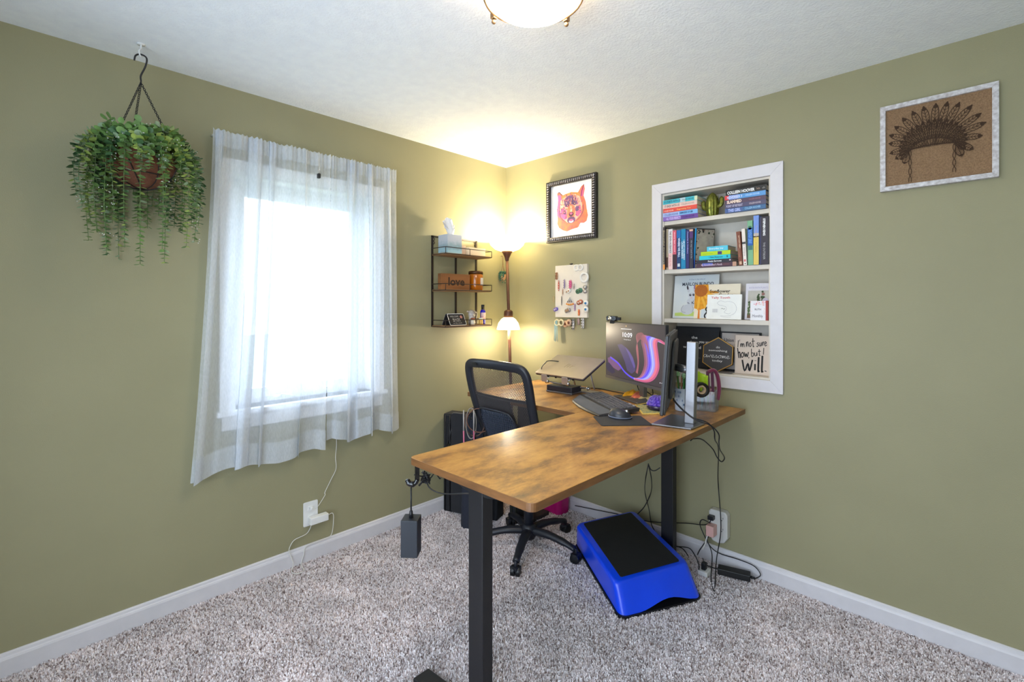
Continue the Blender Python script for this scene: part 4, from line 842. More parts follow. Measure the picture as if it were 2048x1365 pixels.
# ---------------------------------------------------------------- framed bear painting
bp = thing('framed_painting', 'watercolour bear head painting in a dark beaded frame on the right wall', 'picture', (.635, 0, 1.83), (0, 0, 0))
px0, px1, pz0, pz1, PYY = .425, .842, 1.820, 2.243, -.028
fm = mat('pewter_frame', (66, 62, 66), .35, metal=.5, coat=.2)
bb = B(); tk = .034
for a, c in (((px0, PYY, pz0), (px0+tk, 0-.001, pz1)), ((px1-tk, PYY, pz0), (px1, -.001, pz1)), ((px0+tk, PYY, pz0), (px1-tk, -.001, pz0+tk)), ((px0+tk, PYY, pz1-tk), (px1-tk, -.001, pz1))): bb.box(a, c)
bb.build('frame', mat('dark_frame', (34, 30, 32), .4), bp, bevel=.002)
bd = B(); n = 24
for i in range(n+1):
    for a, c in ((px0+tk*.5+(px1-px0-tk)*i/n, pz0+tk*.5), (px0+tk*.5+(px1-px0-tk)*i/n, pz1-tk*.5)): bd.ball((a, PYY-.001, c), .0085, 8, (.62, .7, 1.15))
    for a, c in ((px0+tk*.5, pz0+tk*.5+(pz1-pz0-tk)*i/n), (px1-tk*.5, pz0+tk*.5+(pz1-pz0-tk)*i/n)): bd.ball((a, PYY-.001, c), .0085, 8, (1.15, .7, .62))
bd.build('beading', mat('silver_bead', (150, 148, 156), .25, metal=.8), bp)
B().box((px0+tk, -.012, pz0+tk), (px1-tk, -.004, pz1-tk)).build('mat_board', mat('white_matboard', (236, 234, 238), .8), bp)
F = frame((px0+tk, -.0122, pz0+tk), (1, 0, 0), (0, 0, 1)); W, Hh = px1-px0-2*tk, pz1-pz0-2*tk
f = Flat(F, W, Hh)
f.poly(mat('art_paper', (228, 230, 240), .8), [(.07, .06), (.93, .06), (.93, .94), (.07, .94)])
wo = mat('watercolour_orange', (238, 134, 84), .8, color2=(226, 104, 96), vscale=26); wp = mat('watercolour_pink', (222, 96, 130), .8, color2=(196, 92, 160), vscale=24); wv = mat('watercolour_violet', (122, 84, 132), .8, color2=(78, 60, 96), vscale=34)
wy = mat('watercolour_amber', (244, 158, 84), .8, color2=(238, 120, 80), vscale=30); wd_ = mat('watercolour_dark', (70, 44, 66), .8); wl = mat('watercolour_pale', (244, 198, 170), .8, color2=(232, 150, 150), vscale=40)
f.poly(wo, [(.15, .85), (.20, .87), (.30, .80), (.41, .80), (.53, .81), (.66, .80), (.74, .90), (.80, .93), (.82, .84), (.79, .72), (.84, .60), (.86, .48), (.89, .34), (.86, .24), (.80, .21), (.72, .22), (.66, .14), (.52, .12), (.40, .09), (.30, .12), (.20, .18), (.16, .26), (.17, .36), (.15, .50), (.17, .66), (.18, .74)])
f.poly(wp, [(.17, .82), (.25, .80), (.27, .68), (.24, .56), (.26, .44), (.22, .36), (.16, .42), (.15, .55), (.18, .66)]); f.poly(wp, [(.72, .82), (.79, .90), (.79, .78), (.76, .70), (.72, .72)])
f.poly(wl, [(.24, .70), (.34, .80), (.56, .80), (.70, .72), (.76, .56), (.72, .38), (.62, .30), (.52, .24), (.40, .26), (.28, .36), (.22, .52)])
f.poly(wy, [(.26, .72), (.34, .81), (.5, .83), (.66, .80), (.70, .74), (.6, .78), (.4, .77)])
f.poly(wv, [(.33, .62), (.33, .70), (.40, .76), (.5, .78), (.60, .75), (.64, .66), (.66, .58), (.6, .56), (.5, .60), (.42, .56), (.36, .56)])
f.poly(wp, [(.24, .52), (.32, .58), (.38, .50), (.40, .34), (.34, .32), (.25, .38)]); f.poly(wp, [(.62, .52), (.72, .54), (.74, .42), (.66, .34), (.60, .38)])
f.disc(wv, (.34, .46), .035, .045, rot=.5); f.disc(wv, (.64, .50), .05, .055, rot=-.4)
f.poly(wo, [(.42, .56), (.50, .60), (.58, .56), (.60, .44), (.57, .34), (.42, .32), (.39, .42)]); f.poly(wl, [(.47, .56), (.50, .58), (.52, .54), (.52, .44), (.48, .44)])
f.disc(wd_, (.50, .41), .06, .045); f.disc(wp, (.50, .42), .035, .02); f.disc(wv, (.50, .30), .10, .065); f.disc(mat('tooth_white', (240, 236, 236), .8), (.50, .275), .055, .03); f.disc(wp, (.50, .295), .045, .022)
for p in ((.41, .585), (.575, .60)): f.disc(wd_, p, .03, .022); f.disc(wl, (p[0]+.004, p[1]+.004), .009)
for i in range(60):
    a = rnd.uniform(0, 2*PI); r1 = rnd.uniform(.26, .36); q = (.5+r1*math.cos(a), .45+r1*math.sin(a)*.95); f.rib(rnd.choice([wv, wo, wp, wy]), [q, (q[0]+.02*math.cos(a), q[1]+.02*math.sin(a)-.02)], .002, 0)
f.rib(wv, [(.22, .62), (.21, .48), (.25, .36), (.34, .29)], .005, 5, True); f.rib(wv, [(.78, .58), (.78, .44), (.70, .32), (.60, .26)], .005, 5, True); f.rib(wd_, [(.17, .86), (.22, .86), (.27, .80)], .005); f.rib(wd_, [(.80, .93), (.76, .84), (.73, .72)], .004)
for i in range(150):
    a = rnd.uniform(0, 2*PI); r1 = .27*rnd.random()**.5; q = (.5+r1*math.cos(a), .56+r1*math.sin(a)*.85)
    if abs(q[0]-.5) < .09 and q[1] < .47 or min(abs(q[0]-.41), abs(q[0]-.575)) < .04 and abs(q[1]-.59) < .035: continue
    da = math.atan2(q[1]-.45, q[0]-.5)+rnd.uniform(-.4, .4); f.rib(rnd.choice([wo, wp, wy, wl, wv]), [q, (q[0]+.035*math.cos(da), q[1]+.035*math.sin(da))], .0035, 0)
f.build('bear_print', bp)

# ---------------------------------------------------------------- burlap headdress picture
hp = thing('burlap_picture', 'brown burlap picture of a feather headdress in a distressed white frame on the right wall', 'picture', (2.48, 0, 1.875))
hx0, hx1, hz0, hz1 = 2.300, 2.661, 1.874, 2.238; tk = .019; dist = mat('distressed_white', (226, 224, 226), .7, color2=(176, 168, 168), vscale=70, bump=.3)
def trap2(pts): B().prism(pts, -.026, -.001, None, 'y').build('frame_board', dist, hp, bevel=.001)
trap2([(hx0, hz0), (hx0+tk, hz0+tk), (hx0+tk, hz1-tk), (hx0, hz1)]); trap2([(hx1, hz0), (hx1, hz1), (hx1-tk, hz1-tk), (hx1-tk, hz0+tk)]); trap2([(hx0, hz1), (hx0+tk, hz1-tk), (hx1-tk, hz1-tk), (hx1, hz1)]); trap2([(hx0, hz0), (hx1, hz0), (hx1-tk, hz0+tk), (hx0+tk, hz0+tk)])
burl = mat('burlap', (158, 126, 94), .95, color2=(126, 98, 72), vscale=240, bump=.7, bscale=700)
B().box((hx0+tk, -.014, hz0+tk), (hx1-tk, -.004, hz1-tk)).build('burlap', burl, hp)
f = Flat(frame((hx0+tk, -.0142, hz0+tk), (1, 0, 0), (0, 0, 1)), hx1-hx0-2*tk, hz1-hz0-2*tk); thr = mat('dark_thread', (62, 42, 26), .9)
def feather(tip, base, wid):
    d = Vector((tip[0]-base[0], tip[1]-base[1])); L = d.length; d.normalize(); n_ = Vector((-d.y, d.x))
    P = lambda t, s_: (base[0]+d.x*L*t+n_.x*wid*s_, base[1]+d.y*L*t+n_.y*wid*s_)
    for s_ in (1, -1): f.rib(thr, [P(.25, s_*.35), P(.55, s_*.8), P(.82, s_*.75), P(1, 0)], .0026, 4)
    f.rib(thr, [P(0, 0), P(1, 0)], .0020, 0)
    for k in range(6):
        for s_ in (1, -1): f.rib(thr, [P(.35+.1*k, 0), P(.43+.1*k, s_*.65)], .0016, 0)
    f.poly(thr, [P(.86, .5), P(.95, .3), P(1.01, 0), P(.95, -.3), P(.86, -.5)])
TIPS = [(.19, .27), (.10, .35), (.04, .435), (.03, .57), (.035, .68), (.09, .78), (.17, .87), (.27, .93), (.38, .96), (.50, .965), (.61, .955), (.72, .915), (.83, .85), (.91, .73), (.95, .61), (.92, .46), (.84, .31), (.74, .25)]
for i, tp in enumerate(TIPS):
    k = i/(len(TIPS)-1); feather(tp, (.24+.44*k, .44+.10*math.sin(PI*k)), .040)
for i in range(22):
    k = i/21; a = PI*(1.12-1.24*k); c0 = (.46, .45); feather((c0[0]+.33*math.cos(a), c0[1]+.33*math.sin(a)), (.26+.40*k, .44), .026)
for i in range(26):
    x = .26+.4*i/25; f.rib(thr, [(x, .435), (x+.012, .50+.03*math.sin(i))], .0022, 0)
f.rib(thr, [(.25, .44), (.46, .455), (.67, .43)], .004); f.rib(thr, [(.25, .50), (.46, .53), (.67, .49)], .003)
for bx, by, e in ((.25, .44, .02), (.67, .42, .07)):
    for s_ in (1, -1): f.rib(thr, [(bx+s_*.012*math.sin(k*1.3)*(1+.3*k/8), by-(by-e)*k/9) for k in range(10)], .0022, 4)
f.build('stitched_headdress', hp)

# ---------------------------------------------------------------- earring board
ecx0, ecx1, ez0, ez1 = .502, .768, 1.302, 1.656
eb = thing('canvas_board', 'plain cream canvas board on the right wall with earrings pinned all over it', 'earring holder', (.635, 0, ez0))
B().box((ecx0, -.020, ez0), (ecx1, -.001, ez1)).build('canvas', mat('cream_board', (232, 222, 208), .8, bump=.2, bscale=600), eb, bevel=.001)
B().tube([(.632, -.004, ez1+.002), (.632, -.022, ez1+.006), (.652, -.022, ez1+.006)], .004, 6).build('hanger', blackm, eb)
def epos(zx, zy): return onY(1085+zx/7.183, 510+zy/7.184, -.024)
pinm = mat('earring_wire', (170, 150, 120), .3, metal=.8)
_S = [1.]
def pair(name, label, zx, zy, fn, dx=.012):
    c = epos(zx, zy); _S[0] = 1.0; t = thing(name, label, 'earrings', c, (0, 0, 0), 'earrings pinned to the cream canvas board')
    bb = fn(c); bb.v = [tuple(c+(Vector(q)-c)*1.38) for q in bb.v]; o = bb.build('pendant', None, t); hk_ = B()
    hk_.tube([c+Vector((0, .003, .020)), c+Vector((0, -.003, .018)), c+Vector((0, -.002, .008))], .0008, 5); hk_.build('hook', pinm, t)
def em(n, c, **k): return mat('earring_'+n, c, .4, **k)
def hoop(m, r=.012, two=True):
    def fn(c):
        bb = B(); bb.use(m)
        for s_ in ((-1, 1) if two else (0,)): bb.tube([c+Vector((s_*r*1.05+r*math.cos(2*PI*k/14), -.002*s_, r*math.sin(2*PI*k/14))) for k in range(14)], r*.3, 6, closed=True)
        return bb
    return fn
def drop(m, m2, L, wd):
    def fn(c):
        bb = B()
        for s_ in (-1, 1):
            bb.use(m); bb.ball(c+Vector((s_*wd*.6, -.003*s_-.002, 0)), wd, 8, (.55, .35, L/wd/2)); bb.use(m2)
            for k in range(4): bb.ball(c+Vector((s_*wd*.6, -.006, L*(.35-.23*k))), wd*.35, 6)
        return bb
    return fn
def disc2(m, m2, r, vert=False, dy=0):
    def fn(c):
        bb = B()
        for s_ in (-1, 1):
            q = c+(Vector((0, -.002, s_*r)) if vert else Vector((s_*r*.75, -.003*s_, s_*r*.2))); M = Matrix.Translation(q) @ Matrix.Rotation(PI/2, 4, 'X')
            bb.use(m); bb.cyl((0, 0, 0), r, -.003, .003, 16, M); bb.use(m2); bb.cyl((0, 0, 0), r*.42, .003, .0045, 10, M); bb.cyl((0, 0, 0), r*.2, .0045, .0055, 8, M)
        return bb
    return fn
wh = em('pearl_white', (236, 232, 226)); tanm = em('tan', (170, 120, 84), var=.3, vscale=90); redm = em('coral_red', (196, 88, 68)); grym = em('silver', (160, 156, 156), metal=.5, var=.3, vscale=120)
pinkm = em('hot_pink', (208, 72, 128)); greenm = em('moss_green', (72, 124, 100), var=.3, vscale=80); bluem = em('eye_blue', (26, 120, 180)); blkm = em('black', (34, 30, 30)); yelm = em('yellow', (232, 176, 70)); lavm = em('lavender', (140, 120, 170)); brm = em('wood_brown', (112, 56, 30))
pair('hoop_earrings', 'small white hoop earrings at the top right of the canvas board', 515, 185, hoop(wh, .013))
pair('hoop_earring', 'large open white ring earring below the small hoops on the canvas board', 600, 325, hoop(wh, .021, False))
pair('drop_earrings', 'brown leaf-shaped earrings at the upper left of the canvas board', 207, 305, drop(tanm, brm, .040, .008))
pair('drop_earrings', 'coral red fringed earrings on the left of the canvas board', 235, 445, drop(redm, wh, .055, .006))
pair('drop_earrings', 'long lavender earrings left of the pink ones on the canvas board', 318, 420, drop(lavm, grym, .050, .0055))
pair('drop_earrings', 'hot pink tassel earrings near the centre of the canvas board', 405, 425, drop(pinkm, em('pale_pink', (236, 150, 180)), .044, .009))
pair('dangle_earrings', 'small silver twist earrings right of the pink ones on the canvas board', 455, 460, drop(grym, tanm, .026, .004))
pair('stud_earrings', 'pair of moss green flower earrings on the canvas board', 525, 520, disc2(greenm, em('dark_green', (40, 86, 70)), .012))
pair('stud_earrings', 'pair of grey stone earrings at the right edge of the canvas board', 615, 495, disc2(grym, wh, .010, True))
pair('drop_earrings', 'slim brown bead earrings on the left half of the canvas board', 292, 535, drop(tanm, wh, .034, .005))
pair('stud_earrings', 'cream shell earrings below the pink ones on the canvas board', 368, 525, disc2(wh, tanm, .010))
pair('drop_earrings', 'long thin black chain earrings on the left half of the canvas board', 278, 660, drop(blkm, grym, .050, .0028))
pair('fan_earrings', 'black and yellow beaded fan earrings in the middle of the canvas board', 398, 670, lambda c: (lambda bb: [bb.use(blkm if k % 2 else wh) and bb.tube([c+Vector((0, 0, .022)), c+Vector(((k-3)*.0062, -.003, -.004))], .0024, 5) for k in range(7)] and [bb.use(yelm if k % 2 else em('orange', (226, 130, 60))) and bb.ball(c+Vector(((k-3)*.0066, -.003, -.012-.004*math.cos((k-3)*.5))), .0042, 6) for k in range(7)] and bb)(B()))
pair('stud_earrings', 'copper mesh disc earrings right of the fan earrings on the canvas board', 535, 683, disc2(em('copper', (186, 110, 84), metal=.4, var=.3, vscale=160), wh, .011))
pair('eye_earrings', 'round white earrings with blue eyes at the right edge of the canvas board', 626, 740, disc2(wh, bluem, .0145, True))
pair('drop_earrings', 'short violet bar earrings in the lower half of the canvas board', 468, 755, drop(em('violet', (110, 84, 170)), pinkm, .040, .004))
pair('stud_earrings', 'grey pearl cluster earrings in the lower half of the canvas board', 360, 800, disc2(grym, tanm, .011))
pair('drop_earrings', 'red and orange candy corn earrings at the bottom right of the canvas board', 527, 830, drop(em('red_orange', (214, 70, 30)), yelm, .034, .006))
pair('flower_earrings', 'white earrings with a purple flower at the left edge of the canvas board', 190, 785, disc2(em('purple_flower', (110, 90, 200)), wh, .009))
pair('hoop_earrings', 'large cream hoop earrings at the lower left corner of the canvas board', 240, 975, hoop(em('cream_hoop', (232, 220, 180)), .014))
pair('disc_earrings', 'brown wooden disc earrings hanging from the bottom edge of the canvas board', 355, 985, disc2(em('pale_wood', (206, 170, 140)), brm, .017))
pair('cluster_earrings', 'long dark silver cluster earrings hanging from the bottom edge of the canvas board', 445, 1000, drop(grym, blkm, .060, .009))
pair('cluster_earrings', 'pale stone and silver earrings at the bottom right corner of the canvas board', 585, 985, drop(grym, wh, .056, .009))
pair('drop_earrings', 'rose and grey teardrop earrings between the two silver clusters', 522, 960, drop(em('rose_grey', (176, 140, 140)), grym, .034, .007))
pair('drop_earrings', 'brown and cream hook earrings at the left edge below the brown leaves', 165, 640, drop(em('cream_gold', (214, 190, 140)), tanm, .034, .004))
pair('tassel_earrings', 'long pale blue tassel earrings hanging below the left corner of the canvas board', 192, 1090, lambda c: (lambda bb: [bb.use(em('pale_blue', (130, 190, 214)) if k % 2 else em('pale_green', (196, 206, 176))) and bb.tube([c+Vector(((k-4)*.0022, 0, .052)), c+Vector(((k-4)*.003+.002*math.sin(k), -.002, -.048-.004*(k % 3)))], .0011, 4) for k in range(9)] and bb)(B()))

# ---------------------------------------------------------------- desk
DZ = .86; DT = .025
def desk_wood():
    m = mat('rustic_desk_top', (196, 138, 70), .40, coat=.10); nt = m.node_tree; N = nt.nodes; K = nt.links; p = N['Principled BSDF']
    tc = N.new('ShaderNodeTexCoord'); mp = N.new('ShaderNodeMapping'); K.new(tc.outputs['Object'], mp.inputs[0]); mp.inputs['Rotation'].default_value = (0, 0, .5); mp.inputs['Scale'].default_value = (1, .45, 1)
    a = N.new('ShaderNodeTexNoise'); a.inputs['Scale'].default_value = 8.0; a.inputs['Detail'].default_value = 9; a.inputs['Roughness'].default_value = .68; K.new(mp.outputs[0], a.inputs['Vector'])
    r = N.new('ShaderNodeValToRGB'); e = r.color_ramp; cs = [(.34, (84, 62, 50)), (.44, (138, 96, 56)), (.52, (176, 126, 64)), (.62, (196, 146, 78)), (.74, (158, 106, 62))]
    while len(e.elements) < len(cs): e.elements.new(.5)
    for el, (q, c) in zip(e.elements, cs): el.position = q; el.color = rgb(*c)
    K.new(a.outputs['Fac'], r.inputs[0])
    b = N.new('ShaderNodeTexNoise'); mp2 = N.new('ShaderNodeMapping'); mp2.inputs['Scale'].default_value = (60, 4, 4); mp2.inputs['Rotation'].default_value = (0, 0, .12); K.new(tc.outputs['Object'], mp2.inputs[0]); K.new(mp2.outputs[0], b.inputs['Vector']); b.inputs['Scale'].default_value = 2; b.inputs['Detail'].default_value = 5
    mr = N.new('ShaderNodeMapRange'); K.new(b.outputs['Fac'], mr.inputs[0]); mr.inputs[3].default_value = .82; mr.inputs[4].default_value = 1.14
    mx = N.new('ShaderNodeVectorMath'); mx.operation = 'SCALE'; K.new(r.outputs[0], mx.inputs[0]); K.new(mr.outputs[0], mx.inputs['Scale']); K.new(mx.outputs[0], p.inputs['Base Color'])
    bu = N.new('ShaderNodeBump'); bu.inputs['Strength'].default_value = .12; bu.inputs['Distance'].default_value = .001; K.new(b.outputs['Fac'], bu.inputs['Height']); K.new(bu.outputs[0], p.inputs['Normal'])
    return m
dw = desk_wood(); edge_w = mat('desk_edge_band', (120, 80, 44), .45, var=.25, vscale=10, stretch=(1, 1, 6))
dk_ = thing('desk', 'L-shaped adjustable desk with rustic brown top and black steel legs', 'desk', (1.475, -.86, 0))
DX0, DX1, DY0, DY1 = 1.186, 1.760, -1.672, -.055
IX, IY, LX = 1.200, -.722, .385
def chamf(x0, y0, x1, y1, r=.022): return rrect(x0, y0, x1, y1, r, 5)
def top_slab(name, pts):
    b = B(); b.use(dw); n = len(pts); b.add([(x, y, DZ) for x, y in pts]+[(x, y, DZ-DT) for x, y in pts], [list(range(n)), list(range(2*n-1, n-1, -1))]); b.use(edge_w)
    o = len(b.v)-2*n
    for i in range(n): j = (i+1) % n; b.f.append([o+i, o+n+i, o+n+j, o+j]); b.m.append(b.cur); b.sm.append(False)
    return b.build(name, None, dk_, bevel=.0015)
main = [(DX1, DY1), (IX, DY1), (IX, IY)]+[(DX0+.022+.022*math.cos(math.radians(180+90*k/5)), DY0+.022+.022*math.sin(math.radians(180+90*k/5))) for k in range(6)]+[(DX1-.022+.022*math.cos(math.radians(270+90*k/5)), DY0+.022+.022*math.sin(math.radians(270+90*k/5))) for k in range(6)]
top_slab('main_top', main)
ret = [(IX-.0006, IY), (IX-.0006, DY1-.01), (LX, DY1-.01)]+[(LX+.01+.01*math.cos(math.radians(180+90*k/3)), IY+.01+.01*math.sin(math.radians(180+90*k/3))) for k in range(4)]
top_slab('return_top', ret)
LGY = (-1.575, -.160)
def leg(cx, y, name='leg'):
    t = B(); t.box((cx-.035, y-.0225, .04), (cx+.035, y+.0225, .60)); t.box((cx-.0305, y-.018, .60), (cx+.0305, y+.018, DZ-DT-.03)); return t
for y, LXC in zip(LGY, (1.450, 1.402)):
    t = B(); t.box((LXC-.034, y-.0225, .035), (LXC+.034, y+.0225, DZ-DT-.012)); t.build('leg', blackm, dk_, bevel=.003)
    t = B(); t.prism([(LXC-.33, .002), (LXC+.045, .002), (LXC+.045, .022), (LXC+.04, .045), (LXC-.06, .045), (LXC-.33, .022)], y-.035, y+.035, None, 'y'); t.build('foot', blackm, dk_, bevel=.004)
    t = B(); t.prism([(LXC-.24, DZ-DT-.0005), (LXC+.26, DZ-DT-.0005), (LXC+.26, DZ-DT-.010), (LXC+.05, DZ-DT-.055), (LXC-.05, DZ-DT-.055), (LXC-.24, DZ-DT-.010)], y-.02, y+.02, None, 'y'); t.build('top_bracket', blackm, dk_, bevel=.002)
LXC = 1.425
B().box((LXC-.03, LGY[0]+.023, DZ-DT-.05), (LXC+.03, LGY[1]-.023, DZ-DT-.012)).build('cross_beam', blackm, dk_, bevel=.002)
t = B(); t.box((.52, -.42, .035), (.57, -.35, DZ-DT-.012)); t.build('leg', blackm, dk_, bevel=.003)
t = B(); t.box((.51, -.425, .002), (.58, -.18, .03)); t.build('foot', blackm, dk_, bevel=.004)
B().box((.57, -.41, DZ-DT-.05), (LXC-.03, -.36, DZ-DT-.012)).build('cross_beam', blackm, dk_, bevel=.002)
# hook at the near left corner, tied cable and hanging weight
hkx, hky = 1.203, -1.655
h1 = thing('desk_hook', 'flat black hook screwed under the near left corner of the desk top', 'hook', (hkx, hky, DZ-DT))
gl = mat('gloss_black', (14, 15, 18), .15, coat=.5)
D1 = Vector((-_R[0], -_R[1], 0)); ctr = Vector((hkx, hky, 0))
bb = B(); bb.box((hkx-.002, hky, .8345), (hkx+.06, hky+.016, .8315)); bb.box((hkx-.004, hky, .775), (hkx+.001, hky+.016, .8345))
bb.tube(smooth([ctr+Vector((0, .008, .780)), ctr+D1*.010+Vector((0, .008, .764)), ctr+D1*.028+Vector((0, .008, .766)), ctr+D1*.036+Vector((0, .008, .780))], 5), [.008]*6+[.011]*6+[.009]*3+[.005], 10); bb.build('hook_plate', gl, h1)
wp0 = ctr+D1*.022+Vector((0, .008, 0)); wg = thing('hanging_weight', 'black rectangular weight hanging on a cord from the desk corner hook', 'weight', (wp0.x, wp0.y, .52), (0, 0, math.radians(-49+90)))
B().box((-.029, -.029, 0), (.029, .029, .127)).build('block', mat('matt_black_block', (36, 40, 48), .5, bump=.05), wg, bevel=.002, local=True)
bb = B(); bb.tube([(0, 0, .127), (0, 0, .235)], .0028, 8); bb.lathe([(.001, .127), (.008, .127), (.0055, .15), (.001, .152)], (0, 0, 0), 12); bb.build('cord', blackp, wg, local=True)
def pD(px, py, D): u = (px-1024)/_f; return Vector((CAM[0]+D*(_F[0]+_R[0]*u), CAM[1]+D*(_F[1]+_R[1]*u), CAM[2]+D*(610-py)/_f))
cbl = mat('black_cable', (20, 20, 24), .4)
o = cord('cable_bundle', 'tied bundle of black cable hanging under the near left desk corner', [pD(828, 950, 1.72), pD(845, 953, 1.74), pD(852, 946, 1.74), pD(860, 957, 1.75), pD(870, 947, 1.76), pD(880, 958, 1.78), pD(882, 950, 1.82)], .0026, cbl, cat='cable')
rr = B(); base_ = pD(852, 957, 1.74)
for k in range(7): rr.tube(smooth([base_+Vector((rnd.uniform(-.02, .02), rnd.uniform(-.01, .01), rnd.uniform(-.018, .018))) for _ in range(6)], 5, True), .0024, 6, closed=True)
rr.tube([pD(846, 966, 1.74), pD(850, 958, 1.74), pD(838, 972, 1.74)], .004, 6); rr.tube([pD(844, 944, 1.74), pD(850, 950, 1.74)], .004, 6)
rr.build('cable_knot', cbl, o)
cord('leg_cable', 'thin black cable swooping from the cable bundle to the front desk leg', [pD(852, 960, 1.74), pD(858, 975, 1.74), pD(872, 984, 1.73), pD(895, 989, 1.72), pD(925, 988, 1.66), pD(941, 988, 1.60)], .0024, cbl, cat='cable')

# ---------------------------------------------------------------- office chair
CX, CY = .765, -.585
oc = thing('office_chair', 'black mesh-back swivel office chair pushed into the corner of the desk', 'office chair', (CX, CY, 0))
bpl = mat('chair_plastic', (30, 33, 42), .4, bump=.05)
hub = B(); hub.lathe([(.001, .055), (.034, .058), (.045, .08), (.042, .125), (.03, .14), (.001, .14)], (CX, CY, 0), 20); hub.build('hub', bpl, oc)
cst_a = [-61, 11, 83, 155, 227]
for a in cst_a:
    a = math.radians(a); d = Vector((math.cos(a), math.sin(a), 0)); c = Vector((CX, CY, 0))
    B().tube(smooth([c+d*.03+Vector((0, 0, .105)), c+d*.12+Vector((0, 0, .108)), c+d*.22+Vector((0, 0, .092)), c+d*.29+Vector((0, 0, .072))], 4), [.026]*5+[.023]*4+[.019]*4, 10, flat=.8).build('base_leg', bpl, oc)
    q = c+d*.295; cs = thing_ = B(); n2 = Vector((-d.y, d.x, 0))
    cs.tube([q+Vector((0, 0, .048)), q+Vector((0, 0, .080))], .009, 8); cs.box(q+Vector((-.022, -.022, .034)), q+Vector((.022, .022, .052)))
    hood = cs.build('caster_hood', bpl, oc, bevel=.006)
    wl_ = B()
    for s_ in (-1, 1): M = Matrix.Translation(q+n2*s_*.014+Vector((0, 0, .027))) @ n2.to_track_quat('Z', 'Y').to_matrix().to_4x4(); wl_.cyl((0, 0, 0), .0265, -.010, .010, 18, M)
    wl_.build('caster_wheel', blackp, hood, bevel=.002)
B().tube([(CX, CY, .13), (CX, CY, .30)], .027, 16).build('gas_cylinder_sleeve', bpl, oc); B().tube([(CX, CY, .30), (CX, CY, .42)], .014, 12).build('gas_cylinder', chrome, oc)
B().box((CX-.09, CY-.12, .41), (CX+.09, CY+.10, .45)).build('tilt_mechanism', bpl, oc, bevel=.008)
sx, sy = CX-.06, CY
def seatf(u, v, s_):
    x = (u-.5)*.48; y = (v-.5)*.47; r = max(abs(u-.5), abs(v-.5))*2; e = (1-r**6)
    return Vector((sx+x*(1-.08*abs(v-.5)*2), sy+.04+y*(1-.08*abs(u-.5)*2), .50+s_*(.035*e)-.02*(max(0, v-.8)*5)**2*.5))
b = B(); b.grid(lambda u, v: seatf(u, v, 1), 20, 20); b.grid(lambda u, v: seatf(1-u, v, -1), 20, 20); b.build('seat', darkfab, oc)
# back: centre line reclines towards -y as it rises
BXC = .705
def bk(u, v, off=0.):     # u -1..1 across, v 0 (bottom) .. 1 (top)
    hw = .232*(1-.06*(1-v)); y = -.640-.155*v-.02*math.sin(PI*v)+.045*(1-abs(u)**2.2)*-.6+off
    return Vector((BXC+u*hw, y, .585+.475*v))
outl = [(-.92, .0), (-.97, .25), (-1.0, .55), (-1.0, .80), (-.95, .93), (-.80, .985), (-.4, 1.0), (0, 1.005), (.4, 1.0), (.80, .985), (.95, .93), (1.0, .80), (1.0, .55), (.97, .25), (.92, 0), (.5, -.04), (0, -.05), (-.5, -.04)]
pth = smooth([bk(u, v) for u, v in outl], 5, True)
fr = B(); n = len(pth); prof_n = 10; vs = []
for i, p in enumerate(pth):
    t = (pth[(i+1) % n]-pth[i-1]).normalized(); nn = Vector((0, 1, .3)).normalized(); sd = t.cross(nn).normalized(); nn = sd.cross(t)
    topw = .026
    for k in range(prof_n): a = 2*PI*k/prof_n; ca, sa = math.cos(a), math.sin(a); vs.append(p+sd*(abs(ca)**.7)*(1 if ca > 0 else -1)*topw+nn*(abs(sa)**.7)*(1 if sa > 0 else -1)*.016)
fr.add(vs, [(i*prof_n+k, i*prof_n+(k+1) % prof_n, ((i+1) % n)*prof_n+(k+1) % prof_n, ((i+1) % n)*prof_n+k) for i in range(n) for k in range(prof_n)], True)
fr.build('back_frame', bpl, oc)
M = frame(bk(0, 1.0, -.016), (1, 0, 0), (0, -.3, 1)); b = B(); b.prism([(.020*math.cos(2*PI*k/16)-.12, .010*math.sin(2*PI*k/16)-.004) for k in range(16)], -.0005, .0035, M); b.build('frame_button', blackp, oc)
# woven mesh: real strands
mh_ = B(); N_ = 46
def inside(u, v): return abs(u) < .955 and -.02 < v < .985
for sgn in (1, -1):
    for i in range(-N_, N_*2):
        c0 = i/N_*1.35
        pts = []
        for k in range(25):
            u = -1+2*k/24; v = c0+sgn*u*.62
            if inside(u, v): pts.append(bk(u, v))
            elif pts: break
        if len(pts) > 1:
            vs = []
            for p in pts: vs += [p+Vector((0, 0, .0023)), p-Vector((0, 0, .0023))]
            mh_.add(vs, [(2*k, 2*k+1, 2*k+3, 2*k+2) for k in range(len(pts)-1)])
stuff(mh_.build('mesh_back', mat('black_mesh', (62, 56, 56), .8), oc))
B().grid(lambda u, v: bk(-.93+1.86*u, .595+.035*v-.01*u, .006), 16, 1).build('cross_band', darkfab, oc, solid=.004)
B().grid(lambda u, v: bk(-.93+1.28*u+.10*(1-v)*u, .05+.56*v, .012), 14, 6).build('rear_panel', darkfab, oc, solid=.006)
